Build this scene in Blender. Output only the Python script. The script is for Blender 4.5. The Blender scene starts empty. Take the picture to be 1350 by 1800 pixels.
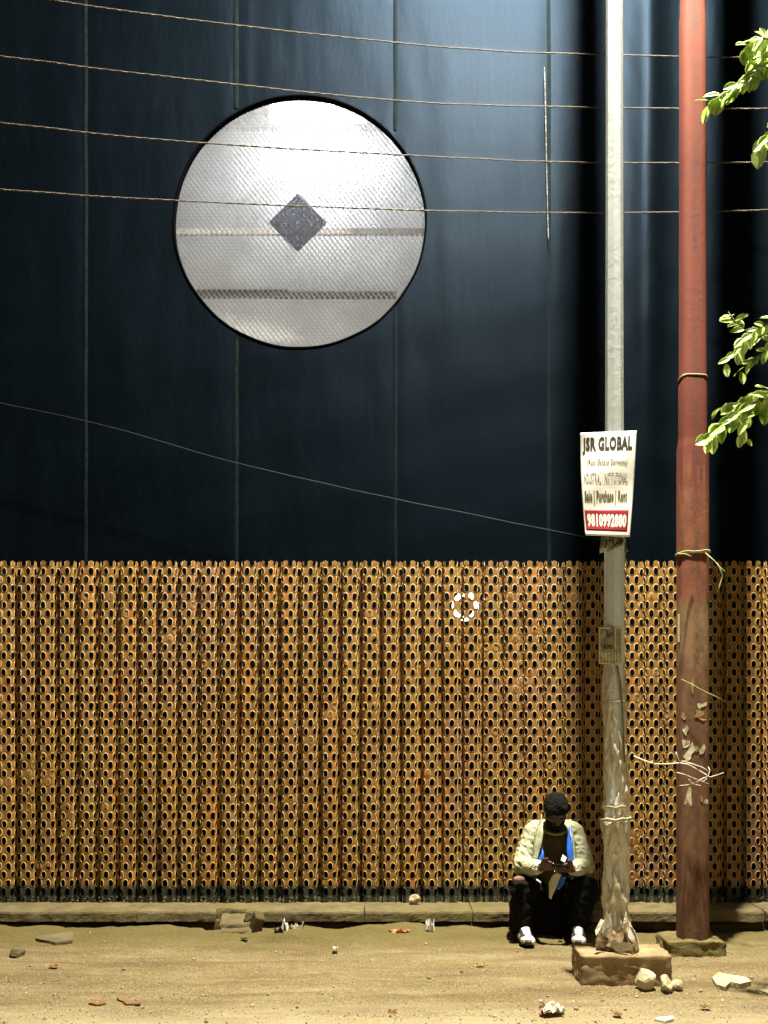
import bpy, bmesh, math, random
import numpy as np
from mathutils import Vector, Matrix, Euler, noise
random.seed(7)
S = bpy.context.scene
COL = S.collection
R = math.radians
PI = math.pi

# ------------------------------------------------------------------ camera
F = 1690.0; HOR = 1250.0; EYE = 1.65; CY = -7.49
cam = bpy.data.cameras.new('camera'); camo = bpy.data.objects.new('camera', cam); COL.objects.link(camo)
cam.sensor_fit = 'VERTICAL'; cam.sensor_height = 36; cam.sensor_width = 27
cam.lens = F/1800*36
cam.shift_y = (HOR-900)/1800.0
cam.clip_end = 500; cam.clip_start = .05
camo.location = (0, CY, EYE); camo.rotation_euler = (R(90), 0, 0)
S.camera = camo

def P(px, py, d):
    "photo pixel and distance from the camera plane to a world point"
    return Vector(((px-675)*d/F, CY+d, EYE+(HOR-py)*d/F))

# ------------------------------------------------------------------ world
w = bpy.data.worlds.new('World'); S.world = w; w.use_nodes = True
bg = w.node_tree.nodes['Background']
bg.inputs[0].default_value = (.95, .86, .66, 1); bg.inputs[1].default_value = .018

# ------------------------------------------------------------------ lights
LAMP = Vector((1.35, -2.13, 10.2))
ld = bpy.data.lights.new('street_lamp_light', 'AREA'); ld.energy = 4300; ld.color = (1, .93, .76)
ld.shape = 'RECTANGLE'; ld.size = .08; ld.size_y = .24
lo = bpy.data.objects.new('street_lamp_light', ld); COL.objects.link(lo); lo.location = LAMP + Vector((0, 0, -.13))
# fill light added behind the camera to lift upright faces and near ground
l2 = bpy.data.lights.new('front_fill_light', 'SPOT'); l2.energy = 750; l2.color = (1, .90, .68); l2.shadow_soft_size = .7
l2.spot_size = R(52); l2.spot_blend = 1
lo2 = bpy.data.objects.new('front_fill_light', l2); COL.objects.link(lo2); lo2.location = (5.5, -12.0, 7.0)
lo2.rotation_euler = (Vector((.0, -2.4, -.6))-Vector((5.5, -12.0, 7.0))).to_track_quat('-Z', 'Y').to_euler()

S.view_settings.view_transform = 'Standard'; S.view_settings.look = 'None'
S.view_settings.exposure = 0; S.view_settings.gamma = 1

# ------------------------------------------------------------------ helpers
def link(o, parent=None):
    COL.objects.link(o)
    if parent is not None: o.parent = parent
    return o

def tag(o, label=None, cat=None, group=None, kind=None):
    if label: o['label'] = label
    if cat: o['category'] = cat
    if group: o['group'] = group
    if kind: o['kind'] = kind
    return o

def empty(name, loc=(0, 0, 0)):
    o = bpy.data.objects.new(name, None); o.location = loc; o.empty_display_size = .1
    return link(o)

def obj(name, data, m=None, parent=None, smooth=False, rel=False):
    """data: bmesh or mesh in world coordinates; if the parent sits elsewhere the mesh is moved to it"""
    if isinstance(data, bmesh.types.BMesh):
        me = bpy.data.meshes.new(name); data.normal_update(); data.to_mesh(me); data.free()
    else: me = data; me.name = name
    if m is not None:
        me.materials.clear()
        for mm in (m if isinstance(m, (list, tuple)) else [m]): me.materials.append(mm)
    if smooth: me.polygons.foreach_set('use_smooth', [True]*len(me.polygons))
    o = bpy.data.objects.new(name, me)
    if parent is not None and not rel:
        p = Vector((0, 0, 0)); q = parent
        while q is not None: p += q.location; q = q.parent
        me.transform(Matrix.Translation(-p))
    return link(o, parent)

def box(bm, c, s, rot=None, bev=0.0, mi=0):
    r = bmesh.ops.create_cube(bm, size=1)
    vs = r['verts']
    M = Matrix.Translation(c) @ (rot.to_matrix().to_4x4() if rot else Matrix.Identity(4)) @ Matrix.Diagonal((*s, 1))
    bmesh.ops.transform(bm, matrix=M, verts=vs)
    fs = set(f for v in vs for f in v.link_faces)
    for f in fs: f.material_index = mi
    if bev:
        es = list(set(e for v in vs for e in v.link_edges))
        bmesh.ops.bevel(bm, geom=es, offset=bev, segments=2, profile=.6, affect='EDGES')

def tube(bm, pts, rads, seg=8, caps=True, mi=0, ell=1.0):
    pts = [Vector(p) for p in pts]
    if not hasattr(rads, '__len__'): rads = [rads]*len(pts)
    rings = []; up = None
    for i, p in enumerate(pts):
        t = (pts[min(i+1, len(pts)-1)]-pts[max(i-1, 0)]).normalized()
        if up is None:
            up = t.orthogonal().normalized()
        up = (up - t*up.dot(t))
        up = up.normalized() if up.length > 1e-6 else t.orthogonal().normalized()
        b = t.cross(up)
        rings.append([bm.verts.new(p+(up*math.cos(2*PI*k/seg)+b*math.sin(2*PI*k/seg)*ell)*rads[i]) for k in range(seg)])
    for a, b2 in zip(rings, rings[1:]):
        for k in range(seg):
            f = bm.faces.new((a[k], a[(k+1) % seg], b2[(k+1) % seg], b2[k])); f.material_index = mi
    if caps:
        bm.faces.new(rings[0][::-1]).material_index = mi; bm.faces.new(rings[-1]).material_index = mi

def ball(bm, c, r, rot=None, sub=3):
    if not hasattr(r, '__len__'): r = (r, r, r)
    q = bmesh.ops.create_icosphere(bm, subdivisions=sub, radius=1)
    M = Matrix.Translation(c) @ (rot if rot else Matrix.Identity(4)) @ Matrix.Diagonal((*r, 1))
    bmesh.ops.transform(bm, matrix=M, verts=q['verts'])

def cap(bm, a, b, ra, rb=None):
    "tapered capsule"
    a = Vector(a); b = Vector(b); rb = ra if rb is None else rb
    n = 5; pts = []; rs = []; t = (b-a).normalized()
    for i in range(n): an = PI/2*(i+.15)/n; pts.append(a-t*ra*math.cos(an)); rs.append(ra*math.sin(an))
    for i in range(n): an = PI/2*(n-i-.01)/n; pts.append(b+t*rb*math.cos(an)); rs.append(rb*math.sin(an))
    tube(bm, pts, rs, 14)

def limb(bm, pts, rs):
    for i in range(len(pts)-1): cap(bm, pts[i], pts[i+1], rs[i], rs[i+1])

def remesh(bm, vox=.006, smooth=4, fac=.5):
    me = bpy.data.meshes.new('tmp'); bm.normal_update(); bm.to_mesh(me); bm.free()
    o = bpy.data.objects.new('tmp', me); COL.objects.link(o)
    m = o.modifiers.new('r', 'REMESH'); m.mode = 'VOXEL'; m.voxel_size = vox
    s = o.modifiers.new('s', 'SMOOTH'); s.iterations = smooth; s.factor = fac
    dg = bpy.context.evaluated_depsgraph_get(); dg.update()
    out = bpy.data.meshes.new_from_object(o.evaluated_get(dg))
    bpy.data.objects.remove(o); bpy.data.meshes.remove(me)
    return out

def disp(me, fn):
    me.calc_loop_triangles()
    ns = [v.normal.copy() for v in me.vertices]
    for v, n in zip(me.vertices, ns): v.co += n*fn(v.co)
    me.update()

def nz(p, s, seed=0):
    return noise.noise(Vector((p[0]*s+seed*17.3, p[1]*s+seed*5.1, p[2]*s-seed*9.7)))

def pydata(name, verts, faces):
    me = bpy.data.meshes.new(name); me.from_pydata([tuple(v) for v in verts], [], [tuple(f) for f in faces]); me.update()
    return me

# ------------------------------------------------------------------ materials
class NT:
    def __init__(s, name):
        s.m = bpy.data.materials.new(name); s.m.use_nodes = True; s.t = s.m.node_tree; s.n = s.t.nodes
        s.b = s.n['Principled BSDF']; s.out = s.n['Material Output']
        s.co = s.n.new('ShaderNodeTexCoord').outputs['Object']
    def new(s, k, **kw):
        n = s.n.new(k)
        for a, v in kw.items(): setattr(n, a, v)
        return n
    def L(s, a, b): s.t.links.new(a, b)
    def mapped(s, sc=(1, 1, 1), co=None, rot=(0, 0, 0)):
        m = s.new('ShaderNodeMapping'); m.inputs['Scale'].default_value = sc; m.inputs['Rotation'].default_value = rot
        s.L(co or s.co, m.inputs['Vector']); return m.outputs[0]
    def noise(s, scale, det=4, rough=.55, co=None, sc=None, dist=0):
        n = s.new('ShaderNodeTexNoise'); n.inputs['Scale'].default_value = scale; n.inputs['Detail'].default_value = det
        n.inputs['Roughness'].default_value = rough; n.inputs['Distortion'].default_value = dist
        s.L(s.mapped(sc) if sc else (co or s.co), n.inputs['Vector']); return n.outputs['Fac']
    def ramp(s, f, stops):
        n = s.new('ShaderNodeValToRGB'); e = n.color_ramp.elements
        while len(e) < len(stops): e.new(.5)
        for k, (p, c) in enumerate(stops):
            e[k].position = p
            if not hasattr(c, '__len__'): c = (c, c, c)
            e[k].color = (*c, 1)
        s.L(f, n.inputs[0]); return n.outputs[0]
    def mix(s, f, a, b, mode='MIX'):
        n = s.new('ShaderNodeMix', data_type='RGBA', blend_type=mode)
        for i, v in ((0, f), (6, a), (7, b)):
            if isinstance(v, bpy.types.NodeSocket): s.L(v, n.inputs[i])
            elif i == 0: n.inputs[0].default_value = v
            else: n.inputs[i].default_value = (*v, 1)
        return n.outputs[2]
    def math(s, op, a, b=0., c=None):
        n = s.new('ShaderNodeMath', operation=op)
        for i, v in enumerate((a, b) if c is None else (a, b, c)):
            if isinstance(v, bpy.types.NodeSocket): s.L(v, n.inputs[i])
            else: n.inputs[i].default_value = v
        return n.outputs[0]
    def xyz(s, co=None):
        n = s.new('ShaderNodeSeparateXYZ'); s.L(co or s.co, n.inputs[0]); return n.outputs
    def col(s, c):
        if isinstance(c, bpy.types.NodeSocket): s.L(c, s.b.inputs['Base Color'])
        else: s.b.inputs['Base Color'].default_value = (*c, 1)
        return s
    def rough(s, r, spec=None):
        if isinstance(r, bpy.types.NodeSocket): s.L(r, s.b.inputs['Roughness'])
        else: s.b.inputs['Roughness'].default_value = r
        if spec is not None: s.b.inputs['Specular IOR Level'].default_value = spec
        return s
    def bump(s, h, strength=.5, dist=.01):
        prev = None
        if s.b.inputs['Normal'].is_linked: prev = s.b.inputs['Normal'].links[0].from_socket
        n = s.new('ShaderNodeBump'); n.inputs['Strength'].default_value = strength; n.inputs['Distance'].default_value = dist
        s.L(h, n.inputs['Height'])
        if prev: s.L(prev, n.inputs['Normal'])
        s.L(n.outputs[0], s.b.inputs['Normal']); return s

def M(name, c1, c2=None, scale=8, rough=.8, spec=.3, bump=.3, bs=60, sc=None, lo=.35, hi=.65, bd=.004):
    t = NT(name)
    if c2 is None: t.col(c1)
    else: t.col(t.ramp(t.noise(scale, 6, .65, sc=sc), [(lo, c1), (hi, c2)]))
    t.rough(rough, spec)
    if bump: t.bump(t.noise(bs, 4), bump, bd)
    return t.m

# ground: sandy hard-packed earth over old paving
t = NT('ground_earth')
n1 = t.noise(1.3, 7, .65, sc=(.6, 2.8, 1)); n2 = t.noise(7, 6, .7, sc=(.6, 1.6, 1)); n3 = t.noise(90, 3, .6)
c = t.ramp(n1, [(.3, (.062, .044, .019)), (.48, (.122, .093, .043)), (.7, (.205, .168, .088))])
c = t.mix(t.ramp(n2, [(.35, 1.), (.55, 0.)]), c, (.13, .088, .032))
c = t.mix(t.math('MULTIPLY', t.ramp(n3, [(.45, 0.), (.65, 1.)]), .5), c, (.34, .29, .175))
X, Y, Z = t.xyz()
band = t.noise(2.2, 5, .6, sc=(.35, 3.2, 1))
c = t.mix(t.math('MULTIPLY', t.ramp(band, [(.50, 0.), (.62, 1.)]), .55), c, (.10, .066, .03))
gr = t.new('ShaderNodeMapRange'); gr.inputs[1].default_value = -1.7; gr.inputs[2].default_value = -2.3
t.L(t.math('ADD', Y, t.math('MULTIPLY', t.noise(1.3, 4), .5)), gr.inputs[0])
c = t.mix(t.math('MULTIPLY', gr.outputs[0], .55), c, (.36, .31, .195))
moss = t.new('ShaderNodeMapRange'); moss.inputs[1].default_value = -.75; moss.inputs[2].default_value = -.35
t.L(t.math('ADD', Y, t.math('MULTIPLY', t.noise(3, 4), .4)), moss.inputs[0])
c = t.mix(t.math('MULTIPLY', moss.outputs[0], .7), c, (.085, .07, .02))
t.col(c); t.rough(.95, .15); t.bump(t.noise(24, 8, .7), .55, .02); t.bump(t.noise(160, 3, .7), .3, .004)
vo = t.new('ShaderNodeTexVoronoi'); vo.inputs['Scale'].default_value = 55; t.L(t.co, vo.inputs['Vector'])
t.bump(t.ramp(vo.outputs['Distance'], [(.0, 1.), (.45, 0.)]), .5, .006)
m_ground = t.m

def concrete(name, a, b, g=(.12, .10, .035)):
    t = NT(name)
    c = t.ramp(t.noise(5, 8, .7), [(.35, a), (.65, b)])
    c = t.mix(t.ramp(t.noise(2.2, 5, .6), [(.5, 0.), (.68, .75)]), c, g)
    c = t.mix(t.ramp(t.noise(60, 4, .7), [(.56, 0.), (.7, .6)]), c, (.07, .05, .03))
    t.col(c); t.rough(.93, .2); t.bump(t.noise(18, 8, .75), .7, .02); t.bump(t.noise(140, 3), .4, .004)
    return t.m
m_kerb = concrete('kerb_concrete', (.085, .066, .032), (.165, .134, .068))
m_block = concrete('block_concrete', (.22, .15, .075), (.36, .28, .16), (.20, .11, .05))
m_stone = M('stone_pale', (.28, .22, .12), (.50, .45, .30), 9, .9, .2, .7, 40, bd=.01)
m_face = concrete('kerb_face_dark', (.045, .030, .018), (.085, .058, .032), (.04, .035, .012))
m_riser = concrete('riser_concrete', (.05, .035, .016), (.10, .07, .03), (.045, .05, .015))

# hoarding cloth
t = NT('navy_shade_cloth')
n = t.noise(1.4, 5, .6, sc=(.5, 1, 2.2))
c = t.ramp(n, [(.3, (.0010, .0020, .0030)), (.7, (.0016, .0029, .0044))])
c = t.mix(t.ramp(t.noise(16, 6, .7), [(.5, 0.), (.72, .35)]), c, (.0034, .0052, .0066))
c = t.mix(t.ramp(t.noise(1.0, 4, .6, sc=(.6, 1, 3.5)), [(.52, 0.), (.66, .35)]), c, (.001, .002, .0035))
t.col(c); t.rough(.42, .105); t.b.inputs['Specular Tint'].default_value = (.12, .38, .80, 1)  # blue specular tint paints the bluish glare glow into the sheen
def wave(t, sx, rot, prof='SIN'):
    v = t.new('ShaderNodeTexWave'); v.bands_direction = 'X'; v.inputs['Scale'].default_value = sx
    t.L(t.mapped(co=t.co, rot=rot), v.inputs['Vector']); return v.outputs['Fac']
wv = t.math('ADD', wave(t, 22, (0, R(38), 0)), wave(t, 22, (0, R(-38), 0)))
t.bump(t.noise(1.6, 4, .5, sc=(1.6, 1, .5)), .5, .05); t.bump(wv, .35, .003)
m_cloth = t.m
m_seam = M('cloth_seam', (.003, .006, .008), (.008, .013, .014), 20, .9, .02, .6, 90)
m_rope_dark = M('old_rope', (.07, .07, .07), (.34, .33, .31), 60, .9, .2, .6, 200, lo=.45, hi=.6)
m_rim = M('black_rim', (.002, .002, .0025), None, rough=1, spec=0, bump=.1)

# see-through white mesh of the round opening
t = NT('white_mesh_fabric')
def dots(t, k):
    a = wave(t, k, (0, R(38), 0)); b = wave(t, k, (0, R(-38), 0))
    return t.math('ADD', t.math('MULTIPLY', a, .62), t.math('MULTIPLY', b, .38))
d1 = dots(t, 9.5)
X, Y, Z = t.xyz()
hole = t.ramp(t.math('ADD', d1, t.math('MULTIPLY', t.math('SUBTRACT', t.noise(1.6, 3), .5), .5)), [(.34, 0.), (.62, 1.)])
tr = t.new('ShaderNodeBsdfTransparent'); tr.inputs[0].default_value = (.85, .85, .87, 1)
tl = t.new('ShaderNodeBsdfTranslucent'); tl.inputs[0].default_value = (.5, .5, .5, 1)
df = t.new('ShaderNodeBsdfDiffuse'); df.inputs[0].default_value = (.05, .05, .055, 1)
m1 = t.new('ShaderNodeMixShader'); m1.inputs[0].default_value = .35; t.L(tl.outputs[0], m1.inputs[1]); t.L(df.outputs[0], m1.inputs[2])
m2 = t.new('ShaderNodeMixShader'); t.L(t.math('MULTIPLY_ADD', hole, .62, .12), m2.inputs[0]); t.L(m1.outputs[0], m2.inputs[1]); t.L(tr.outputs[0], m2.inputs[2])
t.L(m2.outputs[0], t.out.inputs['Surface'])
m_mesh = t.m
m_diamond = None
t = NT('grey_diamond_film')
tl = t.new('ShaderNodeBsdfTranslucent'); tl.inputs[0].default_value = (.3, .31, .34, 1)
df = t.new('ShaderNodeBsdfDiffuse'); df.inputs[0].default_value = (.05, .05, .06, 1)
tr = t.new('ShaderNodeBsdfTransparent'); tr.inputs[0].default_value = (.62, .64, .70, 1)
m1 = t.new('ShaderNodeMixShader'); m1.inputs[0].default_value = .4; t.L(tl.outputs[0], m1.inputs[1]); t.L(df.outputs[0], m1.inputs[2])
m2 = t.new('ShaderNodeMixShader'); t.L(t.ramp(t.noise(40, 5, .8), [(.4, .3), (.6, .6)]), m2.inputs[0]); t.L(m1.outputs[0], m2.inputs[1]); t.L(tr.outputs[0], m2.inputs[2])
t.L(m2.outputs[0], t.out.inputs['Surface']); m_diamond = t.m
m_whiteroom = M('white_painted_wall', (.36, .36, .35), (.62, .62, .61), 1.6, .9, .2, .1, 20)
m_beam = M('dark_beam', (.008, .007, .006), (.05, .045, .04), 14, .8, .2, .3, 40)

# rusty perforated metal: lamp light on the lips and shade in the webs painted in
def rust_mat(name, cols, k):
    t = NT(name)
    X, Y, Z = t.xyz()
    c = t.ramp(t.noise(2.0, 7, .7, sc=(1.2, 1, .5)), [(.3, cols[0]), (.5, cols[1]), (.7, cols[2])])
    pink = t.ramp(t.noise(.55, 4, .6, sc=(1, 1, 1.3)), [(.48, 0.), (.62, .75)])
    c = t.mix(pink, c, cols[3])
    c = t.mix(t.ramp(t.noise(22, 6, .75), [(.5, 0.), (.68, k)]), c, (.12, .045, .012))
    c = t.mix(t.math('MULTIPLY', t.ramp(t.noise(7, 4, .6, sc=(1, 1, .09)), [(.56, 0.), (.66, 1.)]), .55), c, (.40, .17, .03))
    c = t.mix(t.ramp(t.noise(1.5, 6, .7, sc=(1, 1, .7)), [(.55, 0.), (.72, .65)]), c, (.10, .055, .022))
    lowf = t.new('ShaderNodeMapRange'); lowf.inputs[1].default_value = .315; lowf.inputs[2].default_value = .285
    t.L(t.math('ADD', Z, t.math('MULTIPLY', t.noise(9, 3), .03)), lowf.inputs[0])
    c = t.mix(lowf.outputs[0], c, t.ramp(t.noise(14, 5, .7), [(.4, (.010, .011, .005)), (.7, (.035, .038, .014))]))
    t.col(c); t.rough(.62, .4); t.bump(t.noise(70, 6, .7), .6, .004)
    return t.m
m_rust = rust_mat('lit_ochre_lips', [(.48, .30, .08), (.62, .41, .125), (.68, .49, .20), (.62, .40, .21)], .5)
m_web = rust_mat('shaded_rust_webs', [(.13, .068, .013), (.20, .105, .020), (.26, .145, .036), (.19, .09, .034)], .8)
m_fill = M('caked_dirt', (.09, .045, .015), (.26, .15, .055), 30, .95, .1, .8, 60)

def pole_paint(name, base, dark, rust, z0=None):
    t = NT(name)
    X, Y, Z = t.xyz()
    c = t.ramp(t.noise(3, 6, .7, sc=(3, 3, .6)), [(.3, base), (.75, dark)])
    c = t.mix(t.ramp(t.noise(9, 7, .8, sc=(3, 3, .35)), [(.56, 0.), (.72, .7)]), c, rust)
    c = t.mix(t.ramp(t.noise(60, 4, .7), [(.62, 0.), (.72, .5)]), c, tuple(k*.4 for k in rust))
    if z0:
        # brown weathering that starts part way down, with vertical runs
        for (za, zb, col, k) in z0:
            r = t.new('ShaderNodeMapRange'); r.inputs[1].default_value = za; r.inputs[2].default_value = zb
            t.L(t.math('ADD', Z, t.math('MULTIPLY', t.math('SUBTRACT', t.noise(30, 3, .6, sc=(1, 1, .04)), .5), k)), r.inputs[0])
            c = t.mix(r.outputs[0], c, t.mix(t.ramp(t.noise(12, 6, .75, sc=(1, 1, .5)), [(.4, 0.), (.65, 1.)]), col, tuple(q*.6 for q in col)))
    if z0:
        st = t.math('SUBTRACT', 1., t.math('MULTIPLY', t.math('ABSOLUTE', t.math('ADD', X, t.math('MULTIPLY', t.math('SUBTRACT', t.noise(6, 3), .5), .05))), 34.))
        c = t.mix(t.math('MULTIPLY', t.ramp(st, [(.0, 0.), (.6, .75)]), t.ramp(t.noise(11, 7, .8, sc=(1, 1, .35)), [(.45, 0.), (.6, 1.)])), c, (.05, .035, .028))
    t.col(c); t.rough(.8, .12); t.bump(t.noise(20, 6, .7), .4, .006); t.bump(t.noise(120, 3), .25, .002)
    return t.m
m_white_pole = pole_paint('grey_white_pole_paint', (.60, .66, .67), (.46, .50, .50), (.22, .22, .20))
m_red_pole = pole_paint('red_oxide_pole_paint', (.122, .033, .021), (.088, .025, .018), (.055, .032, .027),
    [(3.35, 3.1, (.165, .062, .035), 1.5), (2.44, 2.34, (.185, .115, .058), .12), (2.05, 1.9, (.155, .082, .045), .2)])
m_wire = M('aluminium_cable', (.055, .047, .035), (.12, .105, .08), 40, .8, .2, .3, 200)
m_wire_thin = M('thin_cable_grey', (.016, .016, .014), None, rough=.6, bump=0)
m_paper = M('poster_paper', (.76, .75, .69), (.84, .83, .78), 5, .55, .4, .25, 14, bd=.006)
m_ink = M('black_ink', (.012, .011, .010), (.03, .028, .022), 20, .6, .3, 0)
m_ink2 = M('olive_ink', (.09, .075, .02), (.18, .15, .05), 30, .6, .3, 0)
m_ink3 = M('grey_ink', (.11, .11, .10), (.26, .25, .25), 30, .6, .3, 0)
m_redink = M('crimson_ink', (.30, .012, .016), (.22, .012, .014), 8, .55, .3, .1)
m_plate = M('small_bill_paper', (.12, .10, .05), (.34, .31, .19), 26, .7, .3, .3)
m_torn = M('torn_paper', (.10, .08, .05), (.42, .39, .30), 24, .8, .2, .5, 50, lo=.42, hi=.58)
t = NT('dusty_plastic_wrap')
c = t.ramp(t.noise(7, 6, .7, sc=(1, 1, .5)), [(.3, (.28, .22, .13)), (.5, (.52, .46, .34)), (.7, (.76, .73, .64))])
c = t.mix(t.ramp(t.noise(5, 5, .6, sc=(1, 1, .4)), [(.56, 0.), (.68, .7)]), c, (.16, .115, .04))
t.col(c); t.rough(t.ramp(t.noise(12, 3), [(.3, .12), (.7, .38)]), .9); t.bump(t.noise(16, 7, .7, sc=(1.2, 1.2, .5)), .9, .035)
t.b.inputs['Coat Weight'].default_value = .8; t.b.inputs['Coat Roughness'].default_value = .15
m_wrap = t.m
m_sack = M('brown_sack', (.045, .028, .013), (.20, .14, .065), 16, .75, .35, .7, 60, lo=.42, hi=.62)
m_twine = M('pale_twine', (.38, .34, .2), (.5, .47, .33), 50, .8, .2, .3)
m_twig = M('dry_twig', (.50, .44, .33), (.70, .66, .56), 30, .8, .2, .3)
m_grass = M('dry_green_grass', (.16, .22, .06), (.42, .44, .2), 20, .7, .3, 0)
m_bark = M('bark', (.05, .035, .02), (.14, .10, .06), 20, .9, .2, .8, 40, sc=(3, 3, .6))
m_steel = M('lamp_steel', (.25, .26, .26), (.35, .36, .36), 9, .4, .5, .1)
m_lens = NT('lamp_lens'); m_lens.b.inputs['Emission Color'].default_value = (1, .93, .8, 1); m_lens.b.inputs['Emission Strength'].default_value = 12; m_lens = m_lens.m
m_led = NT('lit_bulb_ring'); m_led.b.inputs['Emission Color'].default_value = (1, .97, .88, 1); m_led.b.inputs['Emission Strength'].default_value = 4; m_led = m_led.m
t = NT('leaf_green')
c = t.ramp(t.noise(9, 4, .6), [(.32, (.12, .24, .02)), (.5, (.46, .62, .15)), (.7, (.70, .80, .40))])
t.col(c); t.rough(.4, .5)
tl = t.new('ShaderNodeBsdfTranslucent'); t.L(c, tl.inputs[0]); mx = t.new('ShaderNodeMixShader'); mx.inputs[0].default_value = .35
t.L(t.b.outputs[0], mx.inputs[1]); t.L(tl.outputs[0], mx.inputs[2]); t.L(mx.outputs[0], t.out.inputs['Surface'])
m_leaf = t.m
m_skin = M('dark_brown_skin', (.055, .027, .016), (.09, .045, .026), 12, .5, .4, .15, 120)
m_hair = M('black_hair', (.004, .0045, .004), (.009, .009, .008), 40, .9, .1, 1, 160, bd=.01)
m_capm = M('black_cap_cloth', (.004, .0055, .005), (.007, .009, .008), 20, .95, .05, .3, 200)
m_jacket = M('cream_jacket', (.25, .26, .14), (.46, .47, .34), 12, .85, .2, .5, 60, bd=.01)
m_fleece = M('fluffy_cuff', (.46, .46, .32), (.68, .68, .54), 50, 1, .1, 1, 120, bd=.02)
m_blue = M('blue_lining', (.012, .08, .45), (.02, .13, .62), 12, .5, .4, .3)
m_tee = M('olive_shirt', (.035, .027, .010), (.06, .048, .016), 14, .9, .2, .4, 60)
m_trim = M('mustard_trim', (.22, .19, .05), None, rough=.9, bump=.2)
m_trouser = M('black_trousers', (.003, .003, .003), (.007, .007, .0065), 10, .9, .1, .4, 60)
m_shoe = M('white_shoe', (.55, .54, .47), (.70, .69, .62), 20, .6, .3, .2)
m_navy = M('navy_shoe_panel', (.02, .03, .06), (.04, .05, .09), 20, .6, .3, .2)
m_rb = M('red_brown_stripe', (.18, .05, .03), None, rough=.6)
m_sole = M('dark_sole', (.03, .026, .02), None, rough=.8, bump=.2)
m_solew = M('pale_midsole', (.45, .38, .27), (.55, .48, .36), 15, .8, .2, .2)
m_phone = M('black_phone', (.006, .006, .007), None, rough=.15, spec=.6, bump=0)
m_whitec = M('white_cloth', (.55, .53, .42), (.66, .64, .54), 14, .9, .2, .4)
m_pack_w = M('white_packet', (.66, .66, .62), None, rough=.4, bump=.2)
m_pack_r = M('red_wrapper', (.50, .10, .03), (.70, .45, .2), 34, .4, .5, .2)
m_pack_k = M('dark_bag', (.02, .018, .012), (.07, .06, .04), 30, .5, .5, .4)
m_dry = M('dry_leaf', (.22, .12, .04), (.34, .21, .07), 20, .8, .2, .4)
m_brick = M('red_brick', (.13, .065, .03), (.20, .12, .055), 20, .95, .2, .7, 60)
m_pinkp = M('pink_paper', (.5, .2, .14), (.62, .5, .42), 24, .8, .2, .4)

# ------------------------------------------------------------------ ground
def axis(lo, hi, step, far):
    a = list(np.arange(lo, hi+1e-6, step)); s = step; x = a[-1]
    while x < far: s *= 1.6; x += s; a.append(x)
    s = step; x = a[0]
    while x > -far: s *= 1.6; x -= s; a.insert(0, x)
    return a
def ground_z(x, y):
    v = Vector((x, y, 0))
    z = .014*noise.noise(v*1.2) + .010*noise.noise(v*5) + .007*noise.noise(Vector((x*7, y*19, 3))) + .005*noise.noise(v*17) + .004*noise.noise(v*37)
    # earth bank against the kerb
    k = max(0, min(1, (y+.62+.06*noise.noise(v*2.3))/.22)); bank = .075 if x < .95 else .0
    if -1.33 < x < -1.02: bank = .045
    z += bank*k*k*(3-2*k)*(.75+.5*noise.noise(v*4+Vector((3, 1, 0))))
    # shallow broken patches
    q = noise.noise(Vector((x*1.1, y*6, 5)))
    if q > .3: z -= (q-.3)*.09
    return z
xs = axis(-3.6, 3.6, .03, 80); ys = axis(-3.0, .2, .022, 80)
vv = []; 
near = lambda x, y: -4.5 < x < 4.5 and -4 < y < 1
for y in ys:
    for x in xs: vv.append((x, y, ground_z(x, y) if near(x, y) else 0))
nx = len(xs); ff = [(j*nx+i, j*nx+i+1, (j+1)*nx+i+1, (j+1)*nx+i) for j in range(len(ys)-1) for i in range(nx-1)]
tag(obj('ground', pydata('ground', vv, ff), m_ground, smooth=True), kind='structure')

# ------------------------------------------------------------------ kerb
kerb_root = empty('kerb'); tag(kerb_root, kind='structure')
def rough_slab(x0, x1, y0, y1, z0, z1, cutR=0, cutL=0, seed=0, amp=.007):
    "slab with worn edges; cutL/cutR slant the ends across its depth"
    nx = max(2, int((x1-x0)/.03)); prof = []
    for (a, b, n) in (((y0, z0), (y0, z1), 4), ((y0, z1), (y1, z1), 8), ((y1, z1), (y1, z0), 2), ((y1, z0), (y0, z0), 4)):
        for k in range(n): prof.append((a[0]+(b[0]-a[0])*k/n, a[1]+(b[1]-a[1])*k/n))
    bm = bmesh.new(); rings = []
    for i in range(nx+1):
        u = i/nx; ring = []
        for (y, z) in prof:
            dd = (y1-y)/(y1-y0)
            xa = x0 + cutL*(dd); xb = x1 + cutR*(dd)
            x = xa+(xb-xa)*u
            p = Vector((x, y, z)); g = amp*noise.noise(p*9+Vector((seed, 0, 0))) + amp*.6*noise.noise(p*31)
            edge = .006 if (z == z1 and y == y0) else 0
            ring.append(bm.verts.new((x+g, y+g*.9+edge, z+g*.8-edge)))
        rings.append(ring)
    n = len(prof)
    for a, b in zip(rings, rings[1:]):
        for k in range(n): bm.faces.new((a[k], b[k], b[(k+1) % n], a[(k+1) % n]))
    bm.faces.new(rings[0]); bm.faces.new(rings[-1][::-1])
    bmesh.ops.recalc_face_normals(bm, faces=bm.faces)
    return bm
def kx(px): return (px-675)*7.15/F
KT = .163
slabs = [(-5.2, -3.6), (-3.59, kx(240)), (kx(241), kx(360)), (kx(440), kx(640)), (kx(641), kx(830)), (kx(832), kx(1040)), (kx(1042), kx(1200)), (kx(1202), kx(1343)), (kx(1347), kx(1620)), (kx(1622), 5.2)]
for i, (a, b) in enumerate(slabs):
    cr = .0; cl = 0
    if i == 2: cr = .085
    if i == 3: cl = -.04
    obj('kerb_slab', rough_slab(a, b, -.34, -.02, KT-.078, KT, cr, cl, i*3.1), m_kerb, kerb_root)
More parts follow.
